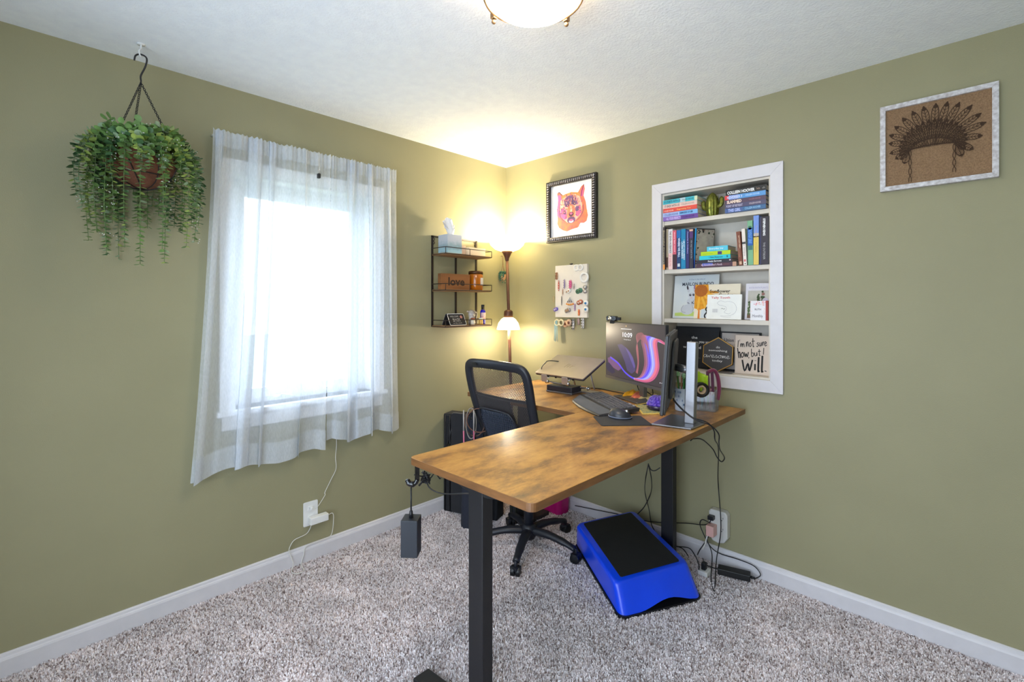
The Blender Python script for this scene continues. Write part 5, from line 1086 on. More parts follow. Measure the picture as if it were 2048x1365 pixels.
# lumbar pad behind the mesh: lattice in a frame
lp = lambda u, v: bk(u*.62-.05, .06+.40*v, -.034)
o1 = [(-1, 0), (-1, .6), (-.92, .9), (-.7, 1), (.55, 1.0), (.85, .9), (1, .6), (1, 0)]
lf = B(); lf.tube(smooth([lp(u, v) for u, v in o1], 5), .006, 8); lf.build('lumbar_rim', bpl, oc)
lt = B()
for i in range(-16, 17):
    for sgn in (1, -1):
        pts = []
        for k in range(15):
            v = k/14*.97; u = i/16*1.6+sgn*(v-.5)*.7
            lim = .97 if v < .7 else .97-.35*(v-.7)/.3*.6
            if abs(u) < lim: pts.append(lp(u, v))
            elif pts: break
        if len(pts) > 1: lt.tube(pts, .0034, 5)
stuff(lt.build('lumbar_lattice', mat('lattice_plastic', (44, 52, 68), .45), oc))
B().tube(smooth([bk(0, -.05), Vector((BXC+.01, -.66, .52)), Vector((CX-.02, CY-.04, .44))], 6), .022, 8, flat=.5).build('back_spine', bpl, oc)

# ---------------------------------------------------------------- luggage, pink bin under the desk
bg_ = thing('black_case', 'large black fabric portfolio case leaning against the left wall under the desk', 'case', (.2, -.5, 0), (0, 0, math.radians(24)))
cf = mat('case_fabric', (30, 31, 36), .85, bump=.4, bscale=500)
M0 = RZ(math.radians(20), (.030, -.628, 0))
b = B(); b.box((0, 0, .004), (.40, .11, .66), M0); b.build('shell', cf, bg_, bevel=.012)
b = B(); b.prism(rrect(.075, .02, .17, .675, .02), -.022, -.0005, M0, 'y'); b.build('side_pocket', darkfab, bg_, bevel=.006)
b = B(); b.prism(rrect(.25, .02, .37, .62, .02), -.028, -.0005, M0, 'y'); b.build('side_pocket', darkfab, bg_, bevel=.006)
for x in (.018, .055): B().tube([M0 @ Vector((x, -.004, .02)), M0 @ Vector((x, -.004, .65))], .005, 6).build('piping', blackp, bg_)
b = B()
for s_ in (0, .025): b.tube(smooth([M0 @ Vector((.05+s_, -.006, .60-s_)), M0 @ Vector((.065, -.018, .52)), M0 @ Vector((.045+s_, -.014, .46)), M0 @ Vector((.066, -.01, .38))], 5), .005, 6)
b.build('strap', blackp, bg_); B().box((.045, -.02, .44), (.07, -.008, .465), M0).build('strap_buckle', gl, bg_)
b2 = thing('garment_bag', 'dark slate soft bag standing in front of the black case beside the office chair', 'bag', (.35, -.64, 0))
M1 = RZ(math.radians(10), (.268, -.655, 0)); b = B(); b.grid(lambda u, v: M1 @ Vector((u*.17+.02*math.sin(v*3), -.02-.03*math.sin(PI*u)*(1-.3*v)-.01*math.sin(u*9+v*5), .004+v*.70)), 14, 14); b.grid(lambda u, v: M1 @ Vector(((1-u)*.17+.02*math.sin(v*3), .02+.03*math.sin(PI*u), .004+v*.70)), 14, 14)
b.build('body', mat('slate_fabric', (38, 42, 56), .85, bump=.3, bscale=300), b2)
b3 = thing('grey_case', 'dark grey upright case behind the front desk leg on the carpet', 'case', (.42, -.36, 0)); M2 = RZ(math.radians(16), (.405, -.40, 0))
b = B(); b.box((0, .03, .004), (.11, .12, .50), M2); b.build('shell', mat('graphite_fabric', (40, 42, 46), .8, bump=.3), b3, bevel=.012)
for x in (.02, .055, .09): B().tube([M2 @ Vector((x, .027, .02)), M2 @ Vector((x, .027, .48))], .006, 6).build('rib', mat('olive_rib', (58, 64, 56), .7), b3)
bin_ = thing('pink_bin', 'magenta pink plastic waste bin in the corner under the desk', 'bin', (.52, -.10, 0))
pk = mat('magenta_plastic', (196, 18, 122), .4, var=.1)
def taper(b, x0, x1, y0, y1, z0, z1, s_, r=.03, wall=.004):
    lo = rrect(x0, y0, x1, y1, r); cx_, cy_ = (x0+x1)/2, (y0+y1)/2; hi = [(cx_+(x-cx_)*s_, cy_+(y-cy_)*s_) for x, y in lo]; inn = [(cx_+(x-cx_)*(s_-.03), cy_+(y-cy_)*(s_-.03)) for x, y in lo]; n = len(lo)
    vs = [(x, y, z0) for x, y in lo]+[(x, y, z1) for x, y in hi]+[(x, y, z1) for x, y in inn]+[(x*.96+cx_*.04, y*.96+cy_*.04, z0+.01) for x, y in lo]
    fs = [list(range(n-1, -1, -1))]
    for q in range(3): fs += [(q*n+i, q*n+(i+1) % n, (q+1)*n+(i+1) % n, (q+1)*n+i) for i in range(n)]
    fs.append(list(range(3*n, 4*n))); b.add(vs, fs); return b
taper(B(), .42, .640, -.150, -.032, .002, .31, 1.10).build('bucket', pk, bin_)
b = B(); cx_, cy_ = .53, -.091; b.tube([(cx_+(x-cx_)*1.11, cy_+(y-cy_)*1.11, .312) for x, y in rrect(.42, -.150, .640, -.032, .03)], .005, 6, closed=True); b.build('rim', pk, bin_)
# lanyards hanging on a second hook under the far end of the return
hk2 = onZ(942, 797, DZ-DT); h2 = thing('desk_hook', 'thin black hook hanging under the far left end of the desk return', 'hook', tuple(hk2))
b = B(); b.tube([hk2+Vector((.012, .02, -.001)), hk2+Vector((.012, .02, -.30))], .0065, 8); b.tube(smooth([hk2+Vector((.012, .02, -.12)), hk2+Vector((-.01, .01, -.125)), hk2+Vector((-.03, .0, -.115)), hk2+Vector((-.034, -.002, -.10))], 4), .005, 8); b.build('hook', blackm, h2)
hh = [('brown looped headband hanging from the hook under the desk return', (104, 76, 62), 0, .060, .085), ('black looped headband hanging from the hook under the desk return', (28, 26, 30), .018, .052, .105), ('pale looped headband hanging from the hook under the desk return', (150, 144, 136), -.020, .030, .090), ('rust coloured looped headband widest on the hook under the desk return', (118, 78, 60), .03, .075, .07)]
RD = Vector((_R[0], _R[1], 0)); FD = Vector((-_F[0], -_F[1], 0))
for i, (lb2, c, ox, a_, b_) in enumerate(hh):
    q = hk2+RD*ox+FD*(.004+.009*i)+Vector((.012, .02, -.055-b_)); t = thing('headband', lb2, 'headband', tuple(q), group='headbands on the hook under the desk')
    B().tube([q+RD*a_*math.cos(2*PI*k/28)+Vector((0, 0, b_*math.sin(2*PI*k/28))) for k in range(28)], .0030, 6, closed=True).build('band', mat('band_%d' % i, c, .6), t)
for i, (lb2, c, px) in enumerate([('pink and white lanyard hanging left of the hook under the desk return', ((214, 206, 204), (206, 110, 136)), 929), ('pink and cream lanyard hanging right of the hook under the desk return', ((220, 210, 200), (190, 100, 124)), 949)]):
    q = onZ(px, 797, DZ-DT)+FD*.05; t = thing('lanyard', lb2, 'lanyard', tuple(q+Vector((0, 0, -.3))), group=None)
    B().tube([q+Vector((0, 0, -.06)), q+Vector((0, 0, -.18))], .004, 6).build('upper_band', mat('band_pale', (176, 168, 164), .6), t); B().tube([q+Vector((0, 0, -.18)), q+Vector((.004, 0, -.30))], .0045, 6).build('lower_band', mat('band_pink%d' % i, c[1], .6), t)

# ---------------------------------------------------------------- blue step
sp_ = thing('aerobic_step', 'bright blue plastic step with black ribbed top tilted on its black base', 'step stool', (1.3, -.42, 0))
blue = mat('cobalt_plastic', (4, 76, 255), .32, coat=.3); rub = mat('black_rubber', (26, 28, 32), .75, bump=.6, bscale=300)
# base quad (near left, near right, far right, far left) and top quad
BQ = [Vector((1.478, -.775, .016)), Vector((1.676, -.378, .016)), Vector((1.165, .0, .03)), Vector((.945, -.39, .03))]
TQ = [Vector((1.438, -.752, .124)), Vector((1.612, -.366, .132)), Vector((1.150, -.088, .168)), Vector((1.006, -.468, .168))]
BQ[2] = Vector((1.135, -.040, .03))
def quadpt(Q, u, v): return (Q[0]*(1-u)+Q[1]*u)*(1-v)+(Q[3]*(1-u)+Q[2]*u)*v
def ringpts(Q, r, n=5):
    out = []
    for (cu, cv, a0) in ((1, 1, 0), (0, 1, 90), (0, 0, 180), (1, 0, 270)):
        for k in range(n+1):
            t = math.radians(a0+90*k/n); ru, rv = r*1.5, r; out.append(quadpt(Q, (1-ru if cu else ru)+ru*math.cos(t), (1-rv if cv else rv)+rv*math.sin(t)))
    return out
r0, r1 = ringpts(BQ, .06), ringpts(TQ, .06); n = len(r0); vs = []; cen = sum(TQ, Vector())/4
nb = 60
rings = [r0, [a.lerp(b_, .5)+Vector((0, 0, 0)) for a, b_ in zip(r0, r1)], [a.lerp(b_, .90) for a, b_ in zip(r0, r1)], r1, [p.lerp(cen, .025)+Vector((0, 0, .010)) for p in r1], [p.lerp(cen, .06)+Vector((0, 0, .013)) for p in r1]]
# arch cut in the lower rim of the near and far short sides
def archz(p):
    d0 = (p-BQ[0]).dot((BQ[1]-BQ[0]).normalized())/(BQ[1]-BQ[0]).length
    q = (d0-.58)/.36; return .034*(math.cos(q*PI/2)**2 if abs(q) < 1 else 0)
b = B(); rr0 = []
for i, p in enumerate(rings[0]): rr0.append(p)
# resample the bottom ring finely so the arch reads
def resamp(R_, m):
    out = []
    for i in range(len(R_)):
        a, c = R_[i], R_[(i+1) % len(R_)]; k = max(1, int(m)) if (a-c).length > .1 else 1
        for j in range(k): out.append(a.lerp(c, j/k))
    return out
ks = [12 if (r0[i]-r0[(i+1) % n]).length > .1 else 1 for i in range(n)]
def rs2(R_): return [R_[i].lerp(R_[(i+1) % n], j/ks[i]) for i in range(n) for j in range(ks[i])]
RG = [rs2(R_) for R_ in rings]; n = len(RG[0])
for i in range(n):
    p = RG[0][i]; nr_ = Vector((-(BQ[1]-BQ[0]).y, (BQ[1]-BQ[0]).x, 0)).normalized(); v_ = (p-BQ[0]).dot(nr_)/(BQ[3]-BQ[0]).dot(nr_)
    if v_ < .06 or v_ > .94: RG[0][i] = p+Vector((0, 0, archz(p)))
RG[1] = [a.lerp(c, .5) for a, c in zip(RG[0], RG[3])]
vs = [p for R_ in RG for p in R_]; fs = [(q*n+i, q*n+(i+1) % n, (q+1)*n+(i+1) % n, (q+1)*n+i) for q in range(len(RG)-1) for i in range(n)]; fs.append(list(range((len(RG)-1)*n, len(RG)*n)))
b.add(vs, fs, True); b.build('platform', blue, sp_)
tq = [quadpt(TQ, u, v)+Vector((0, 0, .0142)) for u, v in rrect(.10, .055, .90, .945, .02)]
b = B(); m_ = len(tq); b.add(tq+[p+Vector((0, 0, .003)) for p in tq], [list(range(m_, 2*m_))]+[(i, (i+1) % m_, m_+(i+1) % m_, m_+i) for i in range(m_)]); b.build('rubber_mat', rub, sp_)
b = B(); q0 = ringpts([p+Vector((0, 0, -.026)) for p in BQ], .06); cb = sum(BQ, Vector())/4; q0 = [p+(p-cb)*.035*0+Vector((0, 0, 0)) for p in q0]; q0 = [Vector((p.x, p.y, .002)) for p in [p+(Vector((p.x, p.y, 0))-Vector((cb.x, cb.y, 0)))*.02 for p in q0]]; m_ = len(q0)
b.add(q0+[p+Vector((0, 0, .014)) for p in q0], [list(range(m_-1, -1, -1)), list(range(m_, 2*m_))]+[(i, (i+1) % m_, m_+(i+1) % m_, m_+i) for i in range(m_)]); b.build('base_tray', blackp, sp_)

# ---------------------------------------------------------------- right wall outlet, adapter, cables
ro = thing('surge_outlet', 'white multi-socket surge outlet on the right wall above the baseboard', 'outlet', (1.62, 0, .225))
b = B(); b.prism([(1.571, .165), (1.59, .135), (1.62, .128), (1.650, .137), (1.668, .165), (1.668, .285), (1.655, .30), (1.58, .30), (1.571, .285)], -.045, -.0005, None, 'y'); b.build('housing', mat('ivory_plastic', (206, 204, 200), .45), ro, bevel=.006)
for z in (.262, .205):
    M = frame((1.640, -.0455, z), (1, 0, 0), (0, 0, 1)); b2_ = B()
    for x in (-.006, .006): b2_.box((x-.001, .0, .0), (x+.001, .009, .0006), M)
    b2_.cyl((0, -.007, 0), .0024, 0, .0006, 8, M); b2_.build('slots', ink, ro)
for k, (z, c, nm, lb2, d_) in enumerate([(.262, (28, 28, 30), 'black_plug', 'black plug in the upper left socket of the surge outlet', .03), (.200, (214, 168, 160), 'night_light', 'pinkish translucent plug-in cube on the left side of the surge outlet', .05)]):
    t = thing(nm, lb2, 'plug', (1.592, -.06, z)); B().box((1.576, -.046-d_, z-(.012 if k == 0 else .028)), (1.606 if k == 0 else 1.616, -.046, z+(.010 if k == 0 else .028))).build('body', mat(nm, c, .35), t, bevel=.003)
pa = thing('laptop_adapter', 'long black power brick lying on the carpet by the right wall', 'power adapter', (1.715, -.085, 0), (0, 0, math.radians(16)))
B().box((-.075, -.026, .010), (.075, .026, .042)).build('brick', mat('brick_black', (22, 22, 24), .55), pa, bevel=.004, local=True)
B().tube([(.075, 0, .026), (.095, 0, .024)], .006, 8).build('strain_relief', blackp, pa, local=True)
sgp = thing('power_strip', 'small white power tap with a black plug on the carpet beside the blue step', 'power strip', (1.60, -.17, 0)); B().box((1.575, -.20, .010), (1.625, -.14, .034)).build('tap_body', whitep, sgp, bevel=.005); B().box((1.588, -.186, .034), (1.610, -.158, .07)).build('plug_body', blackp, sgp, bevel=.004)
W_ = lambda px, py, y=-.03: onY(px, py, y)
def cab(label, pts, r=.0026, m=cbl): return cord('black_cable', label, pts, r, m, 8, 'cable', 'black cables at the right desk leg')
cab('black cable draping from the second monitor over the desk edge down to the carpet', [pD(1346, 797, 2.06), pD(1358, 812, 2.03), pD(1385, 835, 1.99), pD(1415, 846, 1.98), pD(1428, 862, 1.99), pD(1430, 880, 2.02), pD(1437, 900, 2.2), W_(1436, 960, -.06), W_(1441, 1030, -.08), W_(1441, 1070, -.08), W_(1433, 1120, -.10), onZ(1430, 1170, .010), onZ(1428, 1183, .010), onZ(1422, 1160, .012), W_(1424, 1110, -.10), W_(1414, 1080, -.08), W_(1412, 1060, -.06)])
cab('black cable draping over the desk edge with one loop under the desk top', [pD(1346, 800, 2.08), pD(1362, 818, 2.05), pD(1390, 840, 2.0), pD(1420, 851, 1.99), pD(1437, 868, 1.99), pD(1438, 885, 2.02), pD(1440, 900, 2.1), pD(1449, 916, 2.2), pD(1443, 924, 2.2), pD(1434, 915, 2.2), pD(1425, 898, 2.2), pD(1405, 880, 2.15), pD(1388, 878, 2.12), pD(1381, 882, 2.1)])
cab('black cable forming a tall loop beside the surge outlet', [onZ(1395, 1110, .03), W_(1400, 1100, -.10), W_(1410, 1085, -.08), W_(1424, 1060, -.07), W_(1420, 1048, -.06), W_(1405, 1040, -.06), W_(1400, 1050, -.06), W_(1410, 1075, -.06), W_(1422, 1095, -.05), W_(1440, 1108, -.03), W_(1478, 1120, -.03), W_(1508, 1133, -.035), W_(1521, 1150, -.035), W_(1512, 1157, -.05), onZ(1503, 1158, .028)])
cab('black cable running along the right wall behind the desk leg to the surge outlet', [W_(1150, 1012, -.03), W_(1200, 1022, -.03), W_(1250, 1032, -.03), W_(1300, 1044, -.03), W_(1370, 1047, -.03), W_(1412, 1050, -.04), W_(1424, 1036, -.06)])
cab('black cable hanging under the desk left of the right leg', [pD(1297, 928, 2.35), pD(1291, 960, 2.4), W_(1290, 985, -.06), W_(1298, 1020, -.06), W_(1304, 1052, -.05), W_(1320, 1075, -.04), W_(1345, 1090, -.04), W_(1365, 1098, -.05), W_(1376, 1112, -.06)])
cab('thin black cable crossing the one left of the right desk leg', [pD(1297, 930, 2.36), pD(1303, 960, 2.4), W_(1302, 985, -.05), W_(1290, 1012, -.05), W_(1278, 1026, -.05), onY(1262, 1040, -.03)])
cab('short black cable curving from under the desk top to the right leg', [pD(1297, 930, 2.32), pD(1302, 940, 2.32), pD(1310, 942, 2.31), pD(1320, 936, 2.3)])
cab('black cable lying from the desk leg to the white power tap', [W_(1354, 1094, -.10), W_(1378, 1097, -.10), W_(1390, 1112, -.12), onZ(1397, 1128, .06), onZ(1398, 1140, .05)])
cab('black cable from the white power tap to the black power brick', [(1.6, -.172, .07), onZ(1406, 1118, .05), W_(1412, 1130, -.10), (1.628, -.11, .026), (1.645, -.105, .026)])
cord('white_usb_cable', 'short white cable hanging from the surge outlet into the black cables', [(1.585, -.09, .19), W_(1417, 1062, -.08), W_(1411, 1085, -.08), W_(1405, 1100, -.08)], .004, cordm, 6, 'cable')

# ---------------------------------------------------------------- on the desk: laptop, dock
def flatM(t): return Matrix([t['_w'][i:i+4] for i in (0, 4, 8, 12)])
lap = thing('laptop', 'closed silver laptop resting tilted on a folding stand at the back of the desk', 'laptop', (.64, -.385, .955), (math.radians(24), 0, math.radians(-2)))
lid = mat('warm_aluminium', (176, 168, 164), .3, metal=.7)
B().prism(rrect(0, 0, .372, .235, .010), .009, .016, None, 'z').build('lid', lid, lap, bevel=.001, local=True)
B().prism(rrect(.001, .001, .371, .234, .010), 0, .0086, None, 'z').build('base_shell', mat('dark_aluminium', (70, 68, 72), .4, metal=.5), lap, bevel=.001, local=True)
Ml = flatM(lap)
f = Flat(Ml @ frame((.15, .095, .0162), (1, 0, 0), (0, 1, 0)), .09, .05); lg = mat('polished_logo', (214, 210, 208), .15, metal=.9)
for p in ([(.12, .0), (.22, .9)], [(.34, .05), (.42, .75), (.30, .72)], [(.58, .05), (.66, .75)], [(.66, .75), (.92, .75), (.86, .45), (.62, .42)], [(.78, 1.0), (.74, .8)]): f.rib(lg, p, .0035, 0)
f.build('lid_emblem', lap)
b = B()
for x in (.10, .16, .29): b.box((x, -.003, -.002), (x+.012, .0, .006))
b.build('ports', ink, lap, local=True)
ls = thing('laptop_stand', 'folding silver laptop stand with crossed arms under the laptop', 'laptop stand', (.82, -.30, DZ))
sil = mat('satin_aluminium', (186, 186, 190), .3, metal=.8)
Mz = RZ(math.radians(-2), (.64, -.385, 0))
def LP(x, y, z): p = Mz @ Vector((x, y, 0)); p.z = z; return p
for x in (.085, .245):
    b = B(); b.prism(rrect(-.022, -.022, .022, .022, .008), 0, .004, frame(LP(x, -.012, .945), (1, 0, 0), (0, -.1, 1))); b.build('front_clip', sil, ls, bevel=.001)
for i, (a, c) in enumerate((((.10, .00, .925), (.30, .16, .885)), ((.25, .00, .930), (.06, .17, .885)), ((.10, .0, .945), (.10, .20, 1.03)), ((.26, .0, .945), (.26, .20, 1.03)), ((.10, .19, 1.02), (.14, .22, .875)), ((.26, .19, 1.02), (.30, .20, .875)))):
    B().tube([LP(*a), LP(*c)], .0065, 6, flat=.6).build('arm', sil, ls)
b = B(); b.box(LP(.04, .13, DZ+.001), LP(.34, .21, DZ+.008)); b.build('foot_bar', sil, ls, bevel=.001)
for x, z in ((.10, .925), (.26, .928), (.29, .886)): b = B(); M = Matrix.Translation(LP(x, -.004 if z > .9 else .15, z)) @ Matrix.Rotation(PI/2, 4, 'X'); b.cyl((0, 0, 0), .011, -.008, .008, 14, M); b.build('hinge', chrome, ls)
dkk = thing('docking_station', 'small flat black docking station under the laptop stand', 'dock', (.82, -.34, DZ), (0, 0, math.radians(4)))
B().box((-.10, -.035, .001), (.085, .075, .010)).build('lower_tray', silver, dkk, bevel=.002, local=True); B().box((-.098, -.033, .010), (.083, .073, .042)).build('upper_body', mat('dock_black', (34, 37, 48), .4), dkk, bevel=.004, local=True)
b = B()
for x in (.0, .018, .03): b.cyl((x, -.0335, .024), .0022, 0, .0006, 8, Matrix.Translation((x, -.0335, .024)) @ Matrix.Rotation(PI/2, 4, 'X') @ Matrix.Translation((-x, .0335, -.024)))
b.build('port_dots', mat('port_grey', (10, 10, 14), .3), dkk, local=True)
cord('laptop_cable', 'black cable curving out from behind the left side of the laptop', [LP(.12, .20, 1.02), pD(1100, 722, 3.0), pD(1090, 727, 3.0), pD(1083, 737, 2.98), pD(1086, 750, 2.96), pD(1095, 761, 2.95), pD(1110, 767, 2.93), LP(.16, .10, .91)], .0028, cbl, 8, 'cable')
cord('dock_cable', 'black cable running from the laptop stand behind the keyboard', [(.885, -.27, .885), onZ(1180, 777, DZ+.01), onZ(1200, 778, DZ+.006), onZ(1225, 783, DZ+.004), onZ(1250, 788, DZ+.004)], .0032, cbl, 8, 'cable')

# monitors
scr = mat('monitor_bezel', (40, 40, 44), .4); backm = mat('monitor_back', (58, 58, 60), .5, bump=.1)
m1 = thing('monitor', 'monitor with swirling purple wallpaper and a clock, facing the chair', 'monitor', (1.215, -.21, DZ), (0, 0, math.atan2(-.232, .508)))
M = flatM(m1); W1, Z0, Z1 = .555, .085, .425
B().prism(rrect(-.262, Z0, -.262+W1, Z1, .006), -.012, .006, None, 'y').build('panel', scr, m1, bevel=.002, local=True)
B().prism(rrect(-.18, Z0+.06, .20, Z1-.06, .03), .006, .035, None, 'y').build('rear_housing', backm, m1, bevel=.006, local=True)
B().box((-.262, -.0145, Z0), (-.262+W1, -.0122, Z0+.016)).build('lower_bezel', mat('silver_bezel', (120, 118, 122), .35, metal=.6), m1, local=True)
def emat(n, c, e=1.0, rough=.3):
    if n in MC: return MC[n]
    m = bpy.data.materials.new(n); MC[n] = m; m.use_nodes = True; p = m.node_tree.nodes['Principled BSDF']; p.inputs['Base Color'].default_value = (.012, .012, .014, 1); p.inputs['Roughness'].default_value = rough
    p.inputs['Emission Color'].default_value = rgb(*c); p.inputs['Emission Strength'].default_value = e; return m
F = M @ frame((-.257, -.0125, Z0+.018), (1, 0, 0), (0, 0, 1)); SW, SH = W1-.010, Z1-Z0-.023
f = Flat(F, SW, SH)
f.poly(emat('screen_dark', (66, 60, 66), .8), [(0, 0), (1, 0), (1, 1), (0, 1)])
sw_ = [(150, 90, 110), (176, 110, 140), (150, 96, 190), (120, 96, 220), (86, 70, 230), (130, 130, 250), (176, 180, 255), (150, 150, 240), (206, 120, 160), (226, 110, 130), (190, 90, 130)]
# deep violet veil in the middle
f.poly(emat('veil0', (82, 72, 118), .8), [(.22, .60), (.30, .62), (.42, .54), (.50, .42), (.54, .28), (.54, .18), (.48, .12), (.40, .16), (.36, .30), (.30, .44)])
f.poly(emat('veil1', (104, 90, 160), .8), [(.36, .58), (.44, .50), (.50, .40), (.54, .26), (.52, .22), (.47, .34), (.42, .46)])
f.poly(emat('veil2', (124, 86, 130), .8), [(.03, .32), (.10, .36), (.22, .28), (.30, .18), (.24, .12), (.14, .16), (.05, .22)]); f.poly(emat('veil3', (44, 40, 78), .8), [(0, .22), (.06, .24), (.14, .16), (.18, .08), (.12, .04), (.04, .08), (0, .14)])
for i in range(34):      # the long swirl: rises, folds over and runs down to the lower right
    k = i/33; c = sw_[int(k*10.99)]; e = emat('swirl_%d_%d_%d' % c, c, 1.0)
    P = [(.08+.02*k, .36-.05*k), (.24, .27-.05*k), (.36+.02*k, .13-.04*k), (.50+.03*k, .055-.02*k), (.60+.12*k, .09-.05*k), (.66+.18*k, .20-.08*k), (.69+.22*k, .36-.06*k), (.67+.23*k, .56-.05*k), (.64+.24*k, .70+.01*k), (.66+.27*k, .82-.06*k), (.78+.24*k, .80-.10*k)]
    if k > .45: P = P[3:]
    f.rib(e, P, .0026+.0062*(k > .30)*(1 if i % 3 else .45), 6, False)
for i in range(18):
    k = i/17; c = [(170, 90, 90), (196, 116, 120), (120, 80, 110)][i % 3]; e = emat('fold_%d_%d_%d' % c, c, .9)
    f.rib(e, [(.58-.03*k, .14+.02*k), (.60-.02*k, .34), (.565-.03*k+.02, .60), (.555+.05*k, .80-.08*k), (.64, .86-.12*k), (.70+.02*k, .80-.14*k), (.76, .70-.2*k)], .0012, 6)
f.build('screen', m1)
wh1 = emat('screen_white', (236, 236, 244), 1.3)
text('10:09', F @ Matrix.Translation((.325*SW, .755*SH, .0016)), .165*SW, .085*SH, wh1, m1, bold=.0); text('Monday, May 20', F @ Matrix.Translation((.345*SW, .70*SH, .0016)), .12*SW, .020*SH, wh1, m1)
f = Flat(F, SW, SH, .0016); f.rib(wh1, [(.29, .90), (.48, .903)], .0022, 0); f.disc(emat('icon_amber', (226, 190, 120), .9), (.385, .955), .007)
for u in (.93, .955): f.disc(wh1, (u, .075), .005)
f.build('screen_icons', m1)
b = B(); b.box((.005, .036, .012), (.045, .062, .30)); b.build('stand_pole', silver, m1, bevel=.003, local=True)
b = B(); b.prism(rrect(-.09, -.075, .14, .085, .01), .001, .009); b.build('stand_base', silver, m1, bevel=.002, local=True)
cam_ = thing('webcam', 'small black webcam clipped on the top edge of the wallpaper monitor', 'webcam', tuple(M @ Vector((-.190, -.010, Z1+.002))), (0, 0, math.atan2(-.232, .508)+.35))
b = B(); b.prism(rrect(-.036, .004, .036, .034, .012), -.020, .008, None, 'y'); b.build('camera_body', gl, cam_, bevel=.003, local=True); b = B(); b.cyl((0, 0, 0), .012, -.026, -.018, 16, Matrix.Translation((-.006, 0, .019)) @ Matrix.Rotation(PI/2, 4, 'X') @ Matrix.Translation((0, 0, 40e-3))); b.build('lens', chrome, cam_, local=True)
b = B(); b.box((-.012, -.014, -.012), (.016, -.008, .006)); b.box((-.012, -.014, .0), (.016, .03, .005)); b.box((.030, -.012, .008), (.058, .006, .026)); b.build('clip_mount', blackp, cam_, bevel=.002, local=True)
cord('monitor_cable', 'black cable hanging below the wallpaper monitor to the desk', [M @ Vector((-.03, .04, .16)), pD(1275, 772, 2.82), pD(1279, 782, 2.8), pD(1283, 784, 2.79), pD(1289, 784, 2.76), M @ Vector((.03, .068, .04)), pD(1306, 789, 2.72), M @ Vector((.08, .045, .15))], .0028, cbl, 8, 'cable')

m2 = thing('monitor', 'second monitor seen edge-on from behind, on a silver stand at the desk edge', 'monitor', (1.655, -.575, DZ), (0, 0, math.radians(-67.5)))
M = flatM(m2)      # local x along the panel (away from the camera is +x ... -x is near), +y towards the chair side
def m2p(p): return M @ Vector(p)
near, far = Vector((1.690, -.776)), Vector((1.484, -.270)); dv = (far-near).normalized(); nv = Vector((-dv.y, dv.x))     # nv points to the chair (-x)
Mp = Matrix(((dv.x, nv.x, 0, near.x), (dv.y, nv.y, 0, near.y), (0, 0, 1, DZ), (0, 0, 0, 1)))
tilt = Matrix.Translation((0, .0, .24)) @ Matrix.Rotation(math.radians(4), 4, 'X') @ Matrix.Translation((0, 0, -.24)); MT = Mp @ tilt
PL = (far-near).length
b = B(); b.prism(rrect(0, .070, PL, .402, .005), 0, .012, MT, 'y'); b.build('panel', scr, m2, bevel=.002)
b = B(); b.prism(rrect(.006, .076, PL-.006, .396, .005), .0121, .0135, MT, 'y'); b.build('screen', emat('screen_off', (30, 28, 34), .5), m2)
b = B(); b.prism(rrect(.0, .070, PL, .402, .02), -.008, -.0002, MT, 'y'); b.build('rear_shell', backm, m2, bevel=.006)
b = B(); b.prism(rrect(.12, .11, PL-.12, .37, .05), -.022, -.0085, MT, 'y'); b.build('rear_housing', backm, m2, bevel=.008)
PC = Vector((1.694, -.560, DZ)); Mq = RZ(math.radians(0), PC)
b = B(); b.prism([(-.021, -.018), (.019, -.018), (.026, -.006), (.026, .012), (-.021, .016)], .008, .365, Matrix.Translation(PC) @ Matrix.Rotation(math.radians(16), 4, 'Z') @ Matrix.Rotation(math.radians(1.6), 4, 'Y')); b.build('stand_pole', silver, m2, bevel=.003)
b = B(); b.tube([PC+Vector((-.01, 0, .24)), Mp @ Vector((PL/2, -.03, .24))], .018, 12); b.build('stand_arm', silver, m2)
b = B(); Q = [Vector((1.578, -.688)), Vector((1.742, -.652)), Vector((1.745, -.52)), Vector((1.71, -.46)), Vector((1.556, -.452))]; b.prism([(p.x, p.y) for p in Q], DZ+.001, DZ+.009); b.build('stand_base', silver, m2, bevel=.003)

# keyboard
A_, N__ = Vector((.835, -.55, 0)), Vector((.55, .835, 0))
kb = thing('keyboard', 'curved black ergonomic keyboard with a wide palm rest in front of the monitors', 'keyboard', tuple(A_*1.27+N__*.24+Vector((0, 0, DZ))))
def K_(a, n, z): return A_*a+N__*n+Vector((0, 0, DZ+z))
prof = [(.130, .002), (.129, .006), (.136, .009), (.19, .013), (.215, .016), (.345, .030), (.350, .027), (.346, .012), (.2, .002)]
def kx(n, s_):     # outline half edge: palm rest narrower at the left
    return (1.035+max(0, .205-n)*1.35) if s_ < 0 else (1.485+max(0, .215-n)*.25)
b = B(); m_ = 21; vs = []
for i in range(m_):
    t = i/(m_-1)
    for n_, z_ in prof:
        a = kx(n_, -1)*(1-t)+kx(n_, 1)*t; vs.append(K_(a, n_-.020*math.sin(PI*t)*(1 if n_ < .16 else .3), z_+.0035*math.sin(PI*t)*(1 if z_ > .008 else 0)))
q_ = len(prof); b.add(vs, [(i*q_+k, i*q_+(k+1) % q_, (i+1)*q_+(k+1) % q_, (i+1)*q_+k) for i in range(m_-1) for k in range(q_)]+[tuple(range(q_)), tuple(range((m_-1)*q_+q_-1, (m_-1)*q_-1, -1))]); b.build('body', mat('keyboard_black', (40, 40, 44), .5), kb)
b = B(); vs = []
